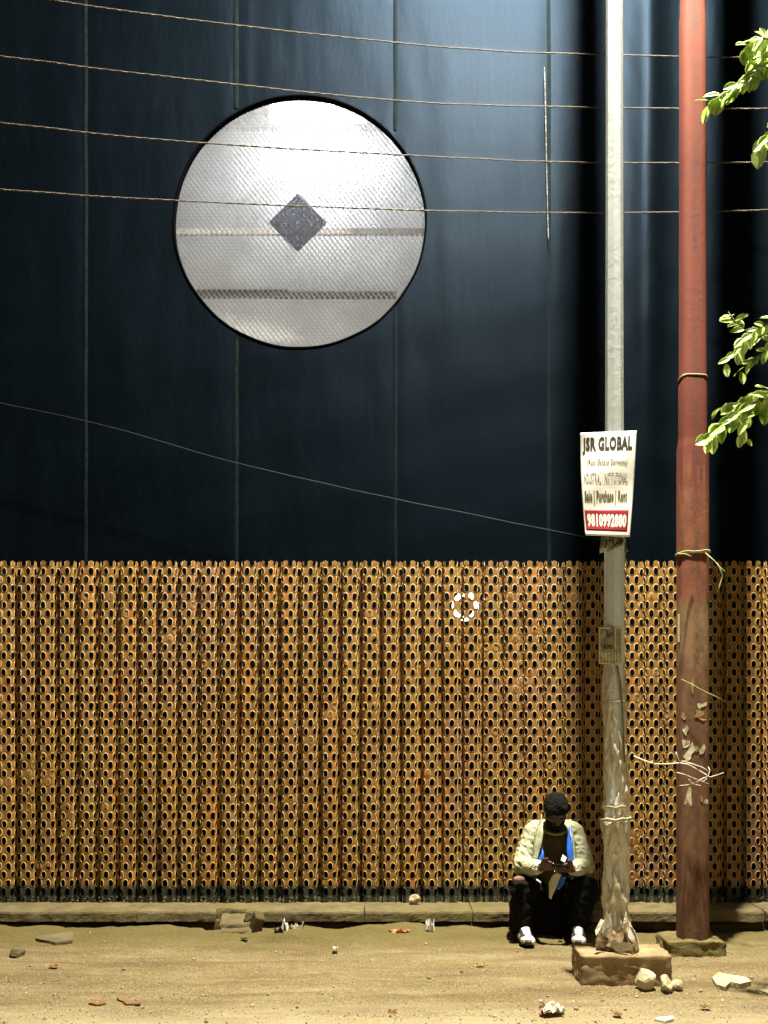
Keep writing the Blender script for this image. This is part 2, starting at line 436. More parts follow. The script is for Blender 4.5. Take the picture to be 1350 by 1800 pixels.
# broken-out stretch: the ledge behind stands, the front has sunk
obj('kerb_slab', rough_slab(kx(364), kx(437), -.23, -.02, KT-.1, KT-.004, 0, 0, 31, .012), m_kerb, kerb_root)
bm = rough_slab(kx(388), kx(436), -.36, -.24, .02, .125, .02, 0, 8, .012)
for v in bm.verts:
    v.co.z -= max(0, (-.24-v.co.y))*.45
obj('kerb_slab', bm, m_kerb, kerb_root)
bm = rough_slab(kx(392), kx(440), -.47, -.37, -.02, .045, .01, 0, 5, .012)
obj('kerb_slab', bm, m_kerb, kerb_root)
# tilted fragment in the gap
bm = bmesh.new(); box(bm, P(452, 1622, 7.08), (.07, .14, .13), Euler((.2, .25, .3)), .012)
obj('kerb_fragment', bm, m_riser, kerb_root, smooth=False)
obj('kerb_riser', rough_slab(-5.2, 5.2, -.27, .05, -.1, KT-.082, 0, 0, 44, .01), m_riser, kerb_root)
bm = bmesh.new(); box(bm, (0, 1.2, KT/2-.03), (14, 2.42, KT+.04))
tag(obj('pavement', bm, m_kerb), kind='structure')

# ------------------------------------------------------------------ perforated fence
FT = 2.817; FB = .150
PER = .1575
def profile():
    "points (x, y) along one corrugation; y negative is toward the camera"
    pts = [(0, 0)]; 
    segs = [(.095, 0), (.013, .062), (.0365, 0), (.013, -.062)]
    for dx, dy in segs: pts.append((pts[-1][0]+dx, pts[-1][1]+dy))
    L = [0]
    for a, b in zip(pts, pts[1:]): L.append(L[-1]+math.hypot(b[0]-a[0], b[1]-a[1]))
    return pts, L
PP, LL = profile(); ARC = LL[-1]
def bend(u):
    k = math.floor(u/ARC); r = u-k*ARC
    for i in range(4):
        if r <= LL[i+1]+1e-9:
            f = (r-LL[i])/(LL[i+1]-LL[i]); a, b = PP[i], PP[i+1]
            tx, ty = (b[0]-a[0]), (b[1]-a[1]); l = math.hypot(tx, ty)
            return k*PER+a[0]+tx*f, a[1]+ty*f, ty/l, -tx/l     # pos, normal (toward the camera)
def bends(u):      # rounded corners
    a = bend(u-.006); b = bend(u); c2 = bend(u+.006)
    x = (a[0]+b[0]*2+c2[0])/4; y = (a[1]+b[1]*2+c2[1])/4
    nx_, ny_ = a[2]+c2[2], a[3]+c2[3]; l = math.hypot(nx_, ny_)
    return x, y, nx_/l, ny_/l
cp = .0722; q = .0657; H = q*4/3
HEX = [(0, H/2), (cp/2, H/4), (cp/2, -H/4), (0, -H/2), (-cp/2, -H/4), (-cp/2, H/4)]
OUT = []
for i in range(6):
    a, b = HEX[i], HEX[(i+1) % 6]; OUT += [a, ((a[0]+b[0])/2, (a[1]+b[1])/2)]
def inner(p, s, rx, ry):
    an = math.atan2(p[1]/ry, p[0]/rx); cx, sx = math.cos(an), math.sin(an)
    k = (abs(cx)**2.15+abs(sx)**2.15)**(-1/2.15)
    return (cx*k*rx*s, sx*k*ry*s)
HOLE = [inner(p, 1, .0190, .0308) for p in OUT]
LIP = [inner(p, 1.0, .0220, .0340) for p in OUT]
fence = empty('perforated_fence', (0, 0, 0))
tag(fence, 'rusty ochre corrugated metal fence punched all over with oval holes', 'fence')
def fence_sheet(k0, k1, yo, seed, rnd):
    u0, u1 = k0*ARC, k1*ARC
    rows = int((FT-FB)/q)+3
    V = []; Fc = []; fills = []; MI = []
    idx = {}
    def add(u, v, off):
        u = min(max(u, u0-.012), u1+.012)
        v = max(v, FB)
        x, y, nx_, ny_ = bends(u)
        w1 = .006*noise.noise(Vector((x*2.1, v*.8, seed)))+.0035*noise.noise(Vector((x*9, v*5, seed)))
        x += w1 + (.003*noise.noise(Vector((x*40, v*30, 3))))
        y += w1*1.5
        V.append((x+nx_*off, y+ny_*off+yo, v)); return len(V)-1
    c0 = int(u0/cp)-1; c1 = int(u1/cp)+2
    for r in range(rows):
        vc = FT - .012 - r*q
        if vc < FB-H/2: break
        for ci in range(c0, c1):
            uc = ci*cp + (cp/2 if r % 2 else 0)
            if uc < u0-cp*.5 or uc > u1+cp*.5: continue
            js = rnd.uniform(.90, 1.04)
            ro = []; 
            A = [add(uc+p[0], vc+p[1], 0) for p in OUT]
            B = [add(uc+p[0]*js, vc+p[1]*js, .001) for p in LIP]
            C = [add(uc+p[0]*js, vc+p[1]*js, .0030) for p in HOLE]
            D = [add(uc+p[0]*js, vc+p[1]*js, .0005) for p in HOLE]
            for k in range(12):
                k2 = (k+1) % 12
                if V[C[k]][2]+V[C[k2]][2]+V[A[k]][2]+V[A[k2]][2] > 4*FT: continue
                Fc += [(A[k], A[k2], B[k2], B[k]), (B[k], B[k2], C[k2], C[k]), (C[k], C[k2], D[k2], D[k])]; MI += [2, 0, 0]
            x = uc/ARC*PER
            g = noise.noise(Vector((x*1.5, vc*1.3, 11.5)))*.7+noise.noise(Vector((x*5, vc*4, 2)))*.5
            pr = .012+(.30 if g > .36 else 0)
            if .35 < vc < 2.6 and rnd.random() < pr: fills.append((C, D))
    return V, Fc, fills, MI
rnd = random.Random(3)
kA, kB, step = -25, 25, 6
k = kA; si = 0
while k < kB:
    k2 = min(k+step, kB)
    V, Fc, fills, mi = fence_sheet(k, k2, (si % 2)*.0045, si*3.7, rnd)
    ff2 = []
    for (Cc, D) in fills:
        cen = np.mean([V[j] for j in D], axis=0); V.append((cen[0]+rnd.uniform(-.004, .004), cen[1]-rnd.uniform(-.004, .006), cen[2]+rnd.uniform(-.006, .006))); ce = len(V)-1
        part = rnd.random() < .5; s0 = rnd.randrange(12)
        for kk in range(12 if not part else rnd.randint(5, 9)):
            a = (s0+kk) % 12; Fc.append((D[a], D[(a+1) % 12], ce)); mi.append(1)
    me = pydata('fence_sheet', V, Fc)
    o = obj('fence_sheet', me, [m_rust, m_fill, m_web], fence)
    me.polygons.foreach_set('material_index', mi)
    k = k2; si += 1

# ring bulb glowing behind the fence
ring = empty('ring_lamp', P(818, 1066, 7.62)); tag(ring, 'small round white lamp glowing through the holes of the rusty fence', 'lamp')
bm = bmesh.new(); cen = P(818, 1066, 7.62)
tube(bm, [cen+Vector((math.cos(a)*.088, 0, math.sin(a)*.098)) for a in np.linspace(0, 2*PI, 41)], .019, 10, False)
obj('bulb_ring', bm, m_led, ring, True)
bm = bmesh.new(); ball(bm, cen+Vector((0, .02, 0)), (.05, .02, .05)); obj('lamp_base', bm, m_rim, ring, True)

# ------------------------------------------------------------------ cloth hoarding with the round opening
WY = .30; WD = WY-CY
CC = P(527, 390, WD); CR = 221*WD/F
print('circle', CC, CR)
def streak_fold(x, z):
    "made-up fold shaped to catch the lamp as a bright streak between the poles"
    c0 = P(1136, 0, WD).x + .012*math.sin(z*1.1) + .03*(6-z)*.12
    a = .085*min(1, max(0, (z-2.6)/2.2))
    return -a*math.exp(-((x-c0)/.12)**2)
def cloth_y(x, z):
    v = Vector((x*.8, z*.5, 2.2))
    y = WY + .012*noise.noise(v*1.3)+.006*noise.noise(Vector((x*4, z*.9, 1)))
    for s in (150, 415, 695, 965, 1235):
        sx = P(s, 900, WD).x; y += .006*math.exp(-((x-sx)/.05)**2)
    return y + streak_fold(x, z)  # slack and seams, plus the fold added for the light streak
hoard = empty('cloth_hoarding', (0, WY, 0)); tag(hoard, 'tall dark navy shade-cloth screen with a round lit opening, behind the rusty fence', 'screen')
hx = list(np.arange(-9, -3.4, .3))+list(np.arange(-3.4, 3.4, .03))+list(np.arange(3.4, 9.1, .3)); hz = list(np.arange(-.05, 2.4, .2))+list(np.arange(2.4, 8.6, .05))
V = []; 
for z in hz:
    for x in hx:
        r = math.hypot(x-CC.x, z-CC.z); X_, Z_ = x, z
        if abs(r-CR) < .04 and r > 0: X_ = CC.x+(x-CC.x)*CR/r; Z_ = CC.z+(z-CC.z)*CR/r
        V.append((X_, cloth_y(X_, Z_), Z_))
n = len(hx); Fc = []
for j in range(len(hz)-1):
    for i in range(n-1):
        f = (j*n+i, j*n+i+1, (j+1)*n+i+1, (j+1)*n+i)
        if all(math.hypot(V[a][0]-CC.x, V[a][2]-CC.z) <= CR+1e-3 for a in f): continue
        Fc.append(f)
obj('cloth', pydata('cloth', V, Fc), m_cloth, hoard, True)
for s, wd in ((150, .018), (415, .02), (695, .016), (965, .016), (1235, .014)):
    V = []; zz = list(np.arange(0, 8.5, .06)); sx = P(s, 900, WD).x
    for z in zz:
        o_ = .006*noise.noise(Vector((s, z*2, 0)))
        for du in (-wd, -wd*.3, wd*.3, wd): V.append((sx+o_+du, cloth_y(sx, z)-.004-(.006 if abs(du) < wd*.5 else 0), z))
    Fc = [(j*4+i, j*4+i+1, j*4+i+5, j*4+i+4) for j in range(len(zz)-1) for i in range(3) if not any(math.hypot(V[a][0]-CC.x, V[a][2]-CC.z) < CR+.02 for a in (j*4, j*4+7))]
    obj('seam', pydata('seam', V, Fc), m_seam, hoard, True)
# rim: band round the opening, running back to the mesh
bm = bmesh.new(); N = 128; DEP = .055
prof = [(CR+.014, -.002), (CR+.008, -.007), (CR-.004, -.007), (CR-.004, DEP)]
rg = []
for k in range(N):
    a = 2*PI*k/N; jj = .006*noise.noise(Vector((math.cos(a)*3, math.sin(a)*3, 4)))
    ring_ = []
    for (rr, yy) in prof:
        x = CC.x+(rr+jj)*math.cos(a); z = CC.z+(rr+jj)*math.sin(a)
        ring_.append(bm.verts.new((x, (cloth_y(x, z) if yy < 0 else WY)+yy, z)))
    rg.append(ring_)
for k in range(N):
    a, b = rg[k], rg[(k+1) % N]
    for j in range(len(prof)-1): bm.faces.new((a[j], a[j+1], b[j+1], b[j]))
obj('opening_rim', bm, m_rim, hoard, True)
# mesh disc
def disc_y(x, z): return WY+DEP-.006+.006*noise.noise(Vector((x*2, z*2, 7)))
bm = bmesh.new(); cv = bm.verts.new((CC.x, disc_y(CC.x, CC.z), CC.z)); prev = None
for rr in np.linspace(.1, CR+.004, 12):
    cur = []
    for k in range(96):
        a = 2*PI*k/96; x = CC.x+rr*math.cos(a); z = CC.z+rr*math.sin(a); cur.append(bm.verts.new((x, disc_y(x, z), z)))
    for k in range(96):
        if prev: bm.faces.new((prev[k], cur[k], cur[(k+1) % 96], prev[(k+1) % 96]))
        else: bm.faces.new((cv, cur[k], cur[(k+1) % 96]))
    prev = cur
disc = obj('opening_mesh', bm, m_mesh, hoard, True)
disc['label'] = 'white see-through mesh in the round opening'
dc = P(524, 395, WD+.07); bm = bmesh.new(); hs = 52*WD/F
vs = []
for (a, b) in ((0, 1), (1, 0), (0, -1), (-1, 0)): vs.append(bm.verts.new((dc.x+a*hs, WY+DEP-.016, dc.z+b*hs)))
f = bm.faces.new(vs[::-1])
ex = bmesh.ops.extrude_face_region(bm, geom=[f]); bmesh.ops.translate(bm, vec=(0, -.003, 0), verts=[e for e in ex['geom'] if isinstance(e, bmesh.types.BMVert)])
obj('diamond_patch', bm, m_diamond, hoard)

# lit bay behind the opening
bay = empty('lit_bay', (CC.x, WY+.6, CC.z)); tag(bay, 'white painted bay seen through the round mesh opening', 'wall')
bm = bmesh.new(); B0, B1 = WY+DEP+.03, WY+1.0; hw = 1.35
box(bm, (CC.x, B1, CC.z), (2*hw, .04, 2*hw)); obj('back_wall', bm, m_whiteroom, bay)
for nme, c_, s_ in (('side_wall', (CC.x-hw, (B0+B1)/2, CC.z), (.04, B1-B0-.05, 2*hw)), ('side_wall', (CC.x+hw, (B0+B1)/2, CC.z), (.04, B1-B0-.05, 2*hw)),
                    ('bay_ceiling', (CC.x, (B0+B1)/2, CC.z+hw), (2*hw-.05, B1-B0-.05, .04)), ('bay_floor', (CC.x, (B0+B1)/2, CC.z-hw), (2*hw-.05, B1-B0-.05, .04))):
    bm = bmesh.new(); box(bm, c_, s_); obj(nme, bm, m_whiteroom, bay)
bm = bmesh.new(); box(bm, P(424, 517, WD+.09)+Vector((0, 0, 0)), (.76, .03, .06)); 
box(bm, P(590, 519, WD+.105), (1.0, .03, .052)); 
for py_, th_ in ((408, .05),):
    b2 = bmesh.new(); box(b2, P(527, py_, WD+.45), (2.2, .04, th_)); obj('wall_rail', b2, M('grey_rail', (.34, .34, .34), (.55, .55, .55), 12), bay)
bo = obj('cross_beam', bm, m_beam); tag(bo, 'dark horizontal beam low behind the round mesh opening', 'beam')
for (px, py, sz, e) in ((560, 205, (.8, .28), 215),):
    al = bpy.data.lights.new('bay_lamp_light', 'AREA'); al.shape = 'RECTANGLE'; al.size, al.size_y = sz; al.energy = e; al.color = (.96, .98, 1)
    ao = bpy.data.objects.new('bay_lamp_light', al); COL.objects.link(ao); ao.location = P(px, py, WD+.55)+Vector((0, 0, .03)); ao.rotation_euler = (R(72), 0, 0); al.color = (.86, .92, 1)
p0 = P(560, 205, WD+.6)+Vector((0, 0, .06))
bm = bmesh.new(); box(bm, p0, (.84, .06, .30), Euler((R(-28), 0, 0)), .01)
tag(obj('bay_floodlight', bm, m_lens), 'bright white floodlight glowing at the top of the round opening', 'lamp')

# ------------------------------------------------------------------ overhead wires and cables
def strand(name, pts, r, m, lab, grp=None, twist=True, n=260):
    pts = [Vector(p) for p in pts]
    L = [0]
    for a, b in zip(pts, pts[1:]): L.append(L[-1]+(b-a).length)
    def at(s):
        for i in range(len(pts)-1):
            if s <= L[i+1] or i == len(pts)-2:
                p0 = pts[max(i-1, 0)]; p1 = pts[i]; p2 = pts[i+1]; p3 = pts[min(i+2, len(pts)-1)]
                t_ = (s-L[i])/(L[i+1]-L[i])
                return .5*((2*p1)+(p2-p0)*t_+(2*p0-5*p1+4*p2-p3)*t_**2+(3*p1-p0-3*p2+p3)*t_**3)
    bm = bmesh.new()
    for ph in ((0, PI) if twist else (0,)):
        cur = []
        for i in range(n+1):
            s = L[-1]*i/n; p = at(s)
            if twist: p = p+Vector((0, math.cos(s*75+ph), math.sin(s*150+ph)))*r*.45
            cur.append(p + Vector((0, 0, .004*noise.noise(Vector((s*3, r*900, 1))))))
        tube(bm, cur, r*(.62 if twist else 1), 6)
    o = obj(name, bm, m, None, True); tag(o, lab, 'cable', grp); return o
def wd(px): return 6.62+(7.2-6.62)*(px/1350)
W = [[(-500, -100), (0, -14), (300, 30), (600, 65), (850, 88), (1065, 96), (1350, 101), (1800, 97)],
     [(-500, 30), (0, 98), (260, 131), (700, 177), (1000, 188), (1350, 191), (1800, 186)],
     [(-500, 150), (0, 215), (300, 247), (700, 272), (1000, 285), (1350, 285), (1800, 276)],
     [(-500, 280), (0, 332), (300, 352), (750, 370), (1060, 374), (1350, 369), (1800, 352)]]
names = ['topmost of the four overhead wires crossing the dark screen', 'second wire from the top, skimming just above the round opening',
         'third wire from the top, crossing the bright upper part of the round opening', 'lowest of the four overhead wires, crossing the diamond in the round opening']
for wpts, nm in zip(W, names):
    strand('overhead_wire', [P(a, b, wd(a)) for a, b in wpts], .0056, m_wire, nm, 'overhead wires', n=1100)
strand('thin_cable', [P(a, b, 7.55) for a, b in ((-300, 650), (0, 708), (200, 752), (420, 815), (690, 876), (850, 908), (1010, 940), (1078, 952))], .0028, m_wire_thin,
       'thin grey string sloping down across the dark screen above the fence', None, False)
strand('hanging_rope', [P(a, b, WD-.035) for a, b in ((957, 118), (959, 200), (961, 300), (963, 390), (964, 420))], .005, m_rope_dark,
       'short frayed rope hanging vertically on the dark screen left of the white pole', None, True, 300)

# ------------------------------------------------------------------ white lamp pole
WPX, WPY = P(1080, 1, 5.94).x, CY+5.94
sl = empty('street_lamp', (WPX, WPY, 0)); tag(sl, 'grey white octagonal lamp pole standing in a concrete block', 'street lamp')
bm = bmesh.new()
zs = [(.18, .0625), (1.5, .061), (2.6, .0585), (3.6, .0535), (5.0, .051), (10.3, .046)]
pts = [Vector((WPX+.0, WPY, z)) for z, r in zs]
rg = []
for z, r in zs:
    rg.append([bm.verts.new((WPX+r*math.cos(2*PI*k/8+PI/8+.12)*1.03, WPY+r*math.sin(2*PI*k/8+PI/8+.12)*1.03, z)) for k in range(8)])
for a, b in zip(rg, rg[1:]):
    for k in range(8): bm.faces.new((a[k], a[(k+1) % 8], b[(k+1) % 8], b[k]))
bm.faces.new(rg[-1])
obj('pole', bm, m_white_pole, sl)
bm = bmesh.new(); tube(bm, [(WPX, WPY, 10.28), (WPX, WPY, 10.4), (WPX-.01, WPY-.08, 10.48), (LAMP.x+.01, LAMP.y+.12, 10.52), (LAMP.x, LAMP.y, 10.5)], .03, 10)
obj('lamp_arm', bm, m_steel, sl, True)
bm = bmesh.new(); box(bm, (LAMP.x, LAMP.y-.02, 10.42), (.26, .5, .10), None, .03); hd = obj('lamp_head', bm, m_steel, sl)
bm = bmesh.new(); box(bm, (LAMP.x, LAMP.y-.02, 10.355), (.2, .4, .02)); obj('lamp_lens', bm, m_lens, hd)
# footing block
def block(c, s, seed, amp=.012, sub=12, rot=0):
    bm = bmesh.new(); bmesh.ops.create_cube(bm, size=1); bmesh.ops.subdivide_edges(bm, edges=bm.edges[:], cuts=sub, use_grid_fill=True)
    for v in bm.verts:
        p = v.co.copy(); l = Vector((p.x*s[0], p.y*s[1], p.z*s[2]))
        # round the corners
        m_ = [abs(p.x), abs(p.y), abs(p.z)]; m_.sort(); e = max(0, m_[1]-.43)*2.2*max(0, m_[2]-.4)*2
        l *= (1-e*.25)
        g = amp*noise.noise(l*8+Vector((seed, 0, 0)))+amp*.6*noise.noise(l*24+Vector((0, seed, 0)))+amp*.4*noise.noise(l*60)
        l += p.normalized()*g
        cr, sr = math.cos(rot), math.sin(rot)
        v.co = Vector((l.x*cr-l.y*sr, l.x*sr+l.y*cr, l.z))+Vector(c)
    return bm
bx0, bx1 = P(1021, 0, 5.78).x, P(1174, 0, 5.85).x
obj('footing', block(((bx0+bx1)/2, CY+5.905, .06), (bx1-bx0, .29, .25), 3, .014, 18), m_block, sl, True)

# ------------------------------------------------------------------ red pole
RX, RY = P(1217.5, 1, 6.59).x, CY+6.59
rp = empty('iron_pole', (RX, RY, 0)); tag(rp, 'tall red painted iron pole stepping wider downward, brown and scabby below', 'pole')
def zr(py): return EYE+(HOR-py)*6.59/F
def rr(wpx): return wpx/2*6.59/F
bm = bmesh.new()
st = [(0.02, 52), (zr(790), 51), (zr(784), 49), (zr(776), 47), (zr(768), 45.5), (zr(668), 45), (zr(664), 43.5), (zr(300), 43), (zr(30), 42.5), (zr(24), 40.5), (zr(-80), 40), (9.2, 36)]
def sq(a, r_):
    cx, sx = math.cos(a), math.sin(a); k_ = (abs(cx)**3.2+abs(sx)**3.2)**(-1/3.2); return RX+cx*k_*r_, RY+sx*k_*r_
rings_ = [[bm.verts.new((*sq(2*PI*k/48, rr(w_)), z)) for k in range(48)] for z, w_ in st]
for ra_, rb_ in zip(rings_, rings_[1:]):
    for k in range(48): bm.faces.new((ra_[k], ra_[(k+1) % 48], rb_[(k+1) % 48], rb_[k]))
bm.faces.new(rings_[-1])
obj('pole', bm, m_red_pole, rp, True)
fx0, fx1 = P(1170, 0, 6.5).x, P(1272, 0, 6.5).x
obj('footing', block(((fx0+fx1)/2, CY+6.60, .03), (fx1-fx0, .30, .15), 9, .02, 12), concrete('mossy_footing', (.10, .075, .03), (.22, .17, .07), (.09, .085, .02)), rp, True)
def cyl_patch(cx, cy, rad, px0, py0, pts, d, off=.0015):
    "irregular paper stuck on a round pole: pts in photo pixels"
    bm = bmesh.new(); vs = []
    for (px, py) in pts:
        x = (px-675)*d/F; z = EYE+(HOR-py)*(d-rad*.8)/F
        s = max(-.98, min(.98, (x-cx)/rad)); vs.append(bm.verts.new((cx+s*(rad+off), cy-(1-abs(s)**3.2)**(1/3.2)*(rad+off), z)))
    f = bm.faces.new(vs)
    bmesh.ops.recalc_face_normals(bm, faces=bm.faces)
    if f.normal.y > 0: f.normal_flip()
    ex = bmesh.ops.extrude_face_region(bm, geom=[f]); bmesh.ops.translate(bm, vec=(0, -.0012, 0), verts=[e for e in ex['geom'] if isinstance(e, bmesh.types.BMVert)])
    return bm
m_scrap = M('scrap_cream', (.42, .38, .24), (.60, .56, .42), 40, .85, .2, .3)
m_scrap2 = M('scrap_tan', (.22, .13, .055), (.34, .22, .10), 40, .85, .2, .3)
scr = [([(1217, 1237), (1221, 1236), (1225, 1238), (1234, 1234), (1233, 1240), (1225, 1243), (1221, 1246), (1218, 1244)], 0),
       ([(1214, 1248), (1221, 1247), (1229, 1251), (1228, 1257), (1233, 1260), (1234, 1265), (1226, 1267), (1219, 1262), (1212, 1260), (1216, 1254)], 1),
       ([(1196, 1276), (1201, 1275), (1203, 1281), (1200, 1287), (1199, 1294), (1196, 1288), (1194, 1282)], 0),
       ([(1194, 1300), (1199, 1302), (1204, 1302), (1205, 1308), (1200, 1313), (1195, 1315)], 0),
       ([(1203, 1314), (1209, 1304), (1211, 1312), (1216, 1313), (1213, 1320), (1207, 1326), (1206, 1334), (1199, 1336), (1195, 1330), (1200, 1322)], 0),
       ([(1212, 1312), (1219, 1310), (1221, 1316), (1215, 1322)], 1),
       ([(1222, 1316), (1229, 1308), (1232, 1314), (1228, 1324), (1222, 1326), (1220, 1320)], 0),
       ([(1204, 1382), (1207, 1386), (1207, 1400), (1208, 1416), (1196, 1414), (1199, 1400), (1200, 1392)], 0),
       ([(1220, 1398), (1227, 1400), (1227, 1410), (1223, 1408)], 1), ([(1231, 1404), (1237, 1406), (1236, 1413), (1229, 1411)], 0),
       ([(1193, 1250), (1197, 1253), (1199, 1262), (1196, 1266), (1193, 1260)], 1), ([(1206, 1205), (1210, 1190), (1212, 1203), (1210, 1222), (1207, 1214)], 1)]
for pp, k in scr: obj('paper_remnant', cyl_patch(RX, RY, rr(52), 0, 0, pp, 6.59), [m_scrap, m_scrap2][k], rp)
# white strip on the left flank
bm = bmesh.new(); box(bm, Vector((RX-rr(52)-.002, RY-.02, zr(1105)-.0)), (.006, .03, .19), None, .001); o = obj('paper_remnant', bm, m_scrap, rp)

def loop_band(name, cx, cy, rad, z, th, m, lab, cat, tilt=0, wob=.004, parent=None, knot=None, oct_=False):
    bm = bmesh.new()
    for j in range(2):
        e_ = 3.2 if abs(cx-RX) < .01 else 2
        kf = lambda a: (abs(math.cos(a))**e_+abs(math.sin(a))**e_)**(-1/e_)
        tube(bm, [Vector((cx+(rad+th)*kf(a)*math.cos(a), cy+(rad+th)*kf(a)*math.sin(a), z+tilt*math.cos(a)+j*th*1.5+wob*noise.noise(Vector((math.cos(a)*2, math.sin(a)*2, z+j))))) for a in np.linspace(0, 2*PI, 33)], th, 5, False)
    if knot:
        for kp in knot: tube(bm, kp, [th*.9]*len(kp), 5)
    o = obj(name, bm, m, parent, True)
    if parent is None: tag(o, lab, cat)
    return o
loop_band('wire_tie', RX, RY, rr(44.5), zr(666), .0025, m_twine, 'thin pale wire tied round the upper part of the red pole', 'wire', -.004)
loop_band('green_string', RX, RY, rr(52), zr(974), .0045, m_grass, 'green grassy string knotted round the red pole above the fence top', 'string', .004, .01,
          knot=[[P(1190, 973, 6.42), P(1205, 974, 6.44), P(1215, 978, 6.45)], [P(1240, 972, 6.45), P(1255, 985, 6.42), P(1266, 998, 6.4), P(1275, 1005, 6.38)],
                [P(1242, 974, 6.45), P(1262, 992, 6.44), P(1270, 1012, 6.44), P(1265, 1030, 6.45), P(1261, 1040, 6.45)]])
# dry twigs caught on the pole
bm = bmesh.new(); dd = 6.40
for pl, r0 in (([(1114, 1329), (1130, 1336), (1150, 1343), (1172, 1343), (1195, 1341), (1210, 1344), (1225, 1352), (1240, 1361), (1248, 1366), (1262, 1362), (1272, 1358)], .005),
               ([(1198, 1338), (1215, 1342), (1235, 1349), (1246, 1356)], .004), ([(1188, 1322), (1192, 1333), (1198, 1341)], .004),
               ([(1190, 1358), (1205, 1362), (1220, 1368), (1236, 1374), (1246, 1378)], .0035), ([(1222, 1376), (1232, 1370), (1245, 1364), (1248, 1354), (1245, 1348)], .004),
               ([(1193, 1381), (1207, 1380), (1222, 1376)], .003), ([(1211, 1370), (1218, 1378), (1232, 1381)], .003), ([(1150, 1343), (1146, 1337)], .003), ([(1236, 1374), (1243, 1368)], .004),
               ([(1201, 1338), (1212, 1336), (1212, 1332)], .003)):
    tube(bm, [P(a, b, dd+.02*math.sin(a*.3)) for a, b in pl], [r0*(1-.5*i/len(pl)) for i in range(len(pl))], 6)
tag(obj('dry_twigs', bm, m_twig, None, True), 'tangle of bare white twigs caught on the red pole', 'twigs')
bm = bmesh.new()
tube(bm, [P(1198, 1194, 6.46), P(1215, 1202, 6.44), P(1232, 1212, 6.43), P(1242, 1217, 6.43), P(1258, 1224, 6.43), P(1276, 1233, 6.43)], [.002, .003, .003, .003, .0025, .001], 5)
tag(obj('grass_stalk', bm, m_grass, None, True), 'single dry grass stalk leaning across the red pole above the twigs', 'stalk')
bm = bmesh.new(); tube(bm, [P(1098, 955, 5.88), P(1101, 966, 5.87), P(1098, 978, 5.88), P(1103, 992, 5.88)], .003, 5); tube(bm, [P(1100, 962, 5.87), P(1104, 970, 5.86)], .002, 5)
tag(obj('vine_sprig', bm, m_grass, None, True), 'small green sprig hanging on the white pole just under the poster', 'sprig')

# ------------------------------------------------------------------ poster on the white pole
PQ = [(1020, 761), (1119, 757), (1107, 944), (1029, 941)]
def ps(u, v, off=0):
    tl, tr_, br, bl = [Vector(p) for p in PQ]
    a = tl.lerp(tr_, u); b = bl.lerp(br, u); p = a.lerp(b, v)
    p.x += -2.2*math.sin(PI*v)*(1-u) + 1.0*math.sin(PI*v)*u
    d = 5.862 + .055*abs(u-.55)**1.5*1.2 + .004*math.sin(v*9+u*3) - off
    d -= .058*v+(.03*(v-.9) if v > .9 else 0)
    if u < .2: d += (.2-u)*.03*math.sin(v*5)
    return P(p.x, p.y, d)
poster = empty('poster', ps(.5, 1)); tag(poster, 'white estate agent poster with black lettering and a red number band on the white pole', 'poster')
def grid(fn, u0, u1, v0, v1, nu, nv, off=0, th=.0):
    V = [fn(u0+(u1-u0)*i/nu, v0+(v1-v0)*j/nv, off) for j in range(nv+1) for i in range(nu+1)]
    Fc = [(j*(nu+1)+i, (j+1)*(nu+1)+i, (j+1)*(nu+1)+i+1, j*(nu+1)+i+1) for j in range(nv) for i in range(nu)]
    if th:
        n0 = len(V); V += [fn(u0+(u1-u0)*i/nu, v0+(v1-v0)*j/nv, off-th) for j in range(nv+1) for i in range(nu+1)]
        Fc += [tuple(n0+k for k in f[::-1]) for f in Fc]
        w1 = nu+1; edge = [i for i in range(nu)]+[j*w1+nu for j in range(nv)]+[nv*w1+i for i in range(nu, 0, -1)]+[j*w1 for j in range(nv, 0, -1)]
        for k in range(len(edge)): p, q_ = edge[k], edge[(k+1) % len(edge)]; Fc.append((p, q_, q_+n0, p+n0))
    me = pydata('g', V, Fc)
    return me
obj('sheet', grid(ps, 0, 1, 0, 1, 32, 48, 0, .0015), m_paper, poster, True)
obj('number_band', grid(ps, .03, .935, .745, .95, 32, 12, .0008, .0004), m_redink, poster, True)
def text_mesh(s, fn, u0, u1, v0, v1, off, bold=.03, shear=0, res=2):
    cu = bpy.data.curves.new('t', 'FONT'); cu.body = s; cu.offset = bold; cu.resolution_u = res; cu.shear = shear; cu.space_character = 1.08
    o = bpy.data.objects.new('t', cu); COL.objects.link(o)
    dg = bpy.context.evaluated_depsgraph_get(); dg.update()
    me = bpy.data.meshes.new_from_object(o.evaluated_get(dg)); bpy.data.objects.remove(o)
    bm = bmesh.new(); bm.from_mesh(me); bmesh.ops.triangulate(bm, faces=bm.faces[:])
    for th_ in (.6, .35, .2, .12):
        bmesh.ops.subdivide_edges(bm, edges=[e for e in bm.edges if e.calc_length() > th_], cuts=1); bmesh.ops.triangulate(bm, faces=bm.faces[:])
    xs_ = [v.co.x for v in bm.verts]; ys_ = [v.co.y for v in bm.verts]
    x0, x1, y0, y1 = min(xs_), max(xs_), min(ys_), max(ys_)
    for v in bm.verts:
        v.co = fn(u0+(u1-u0)*(v.co.x-x0)/(x1-x0), v1-(v1-v0)*(v.co.y-y0)/(y1-y0), off)
    bm.to_mesh(me); bm.free(); return me
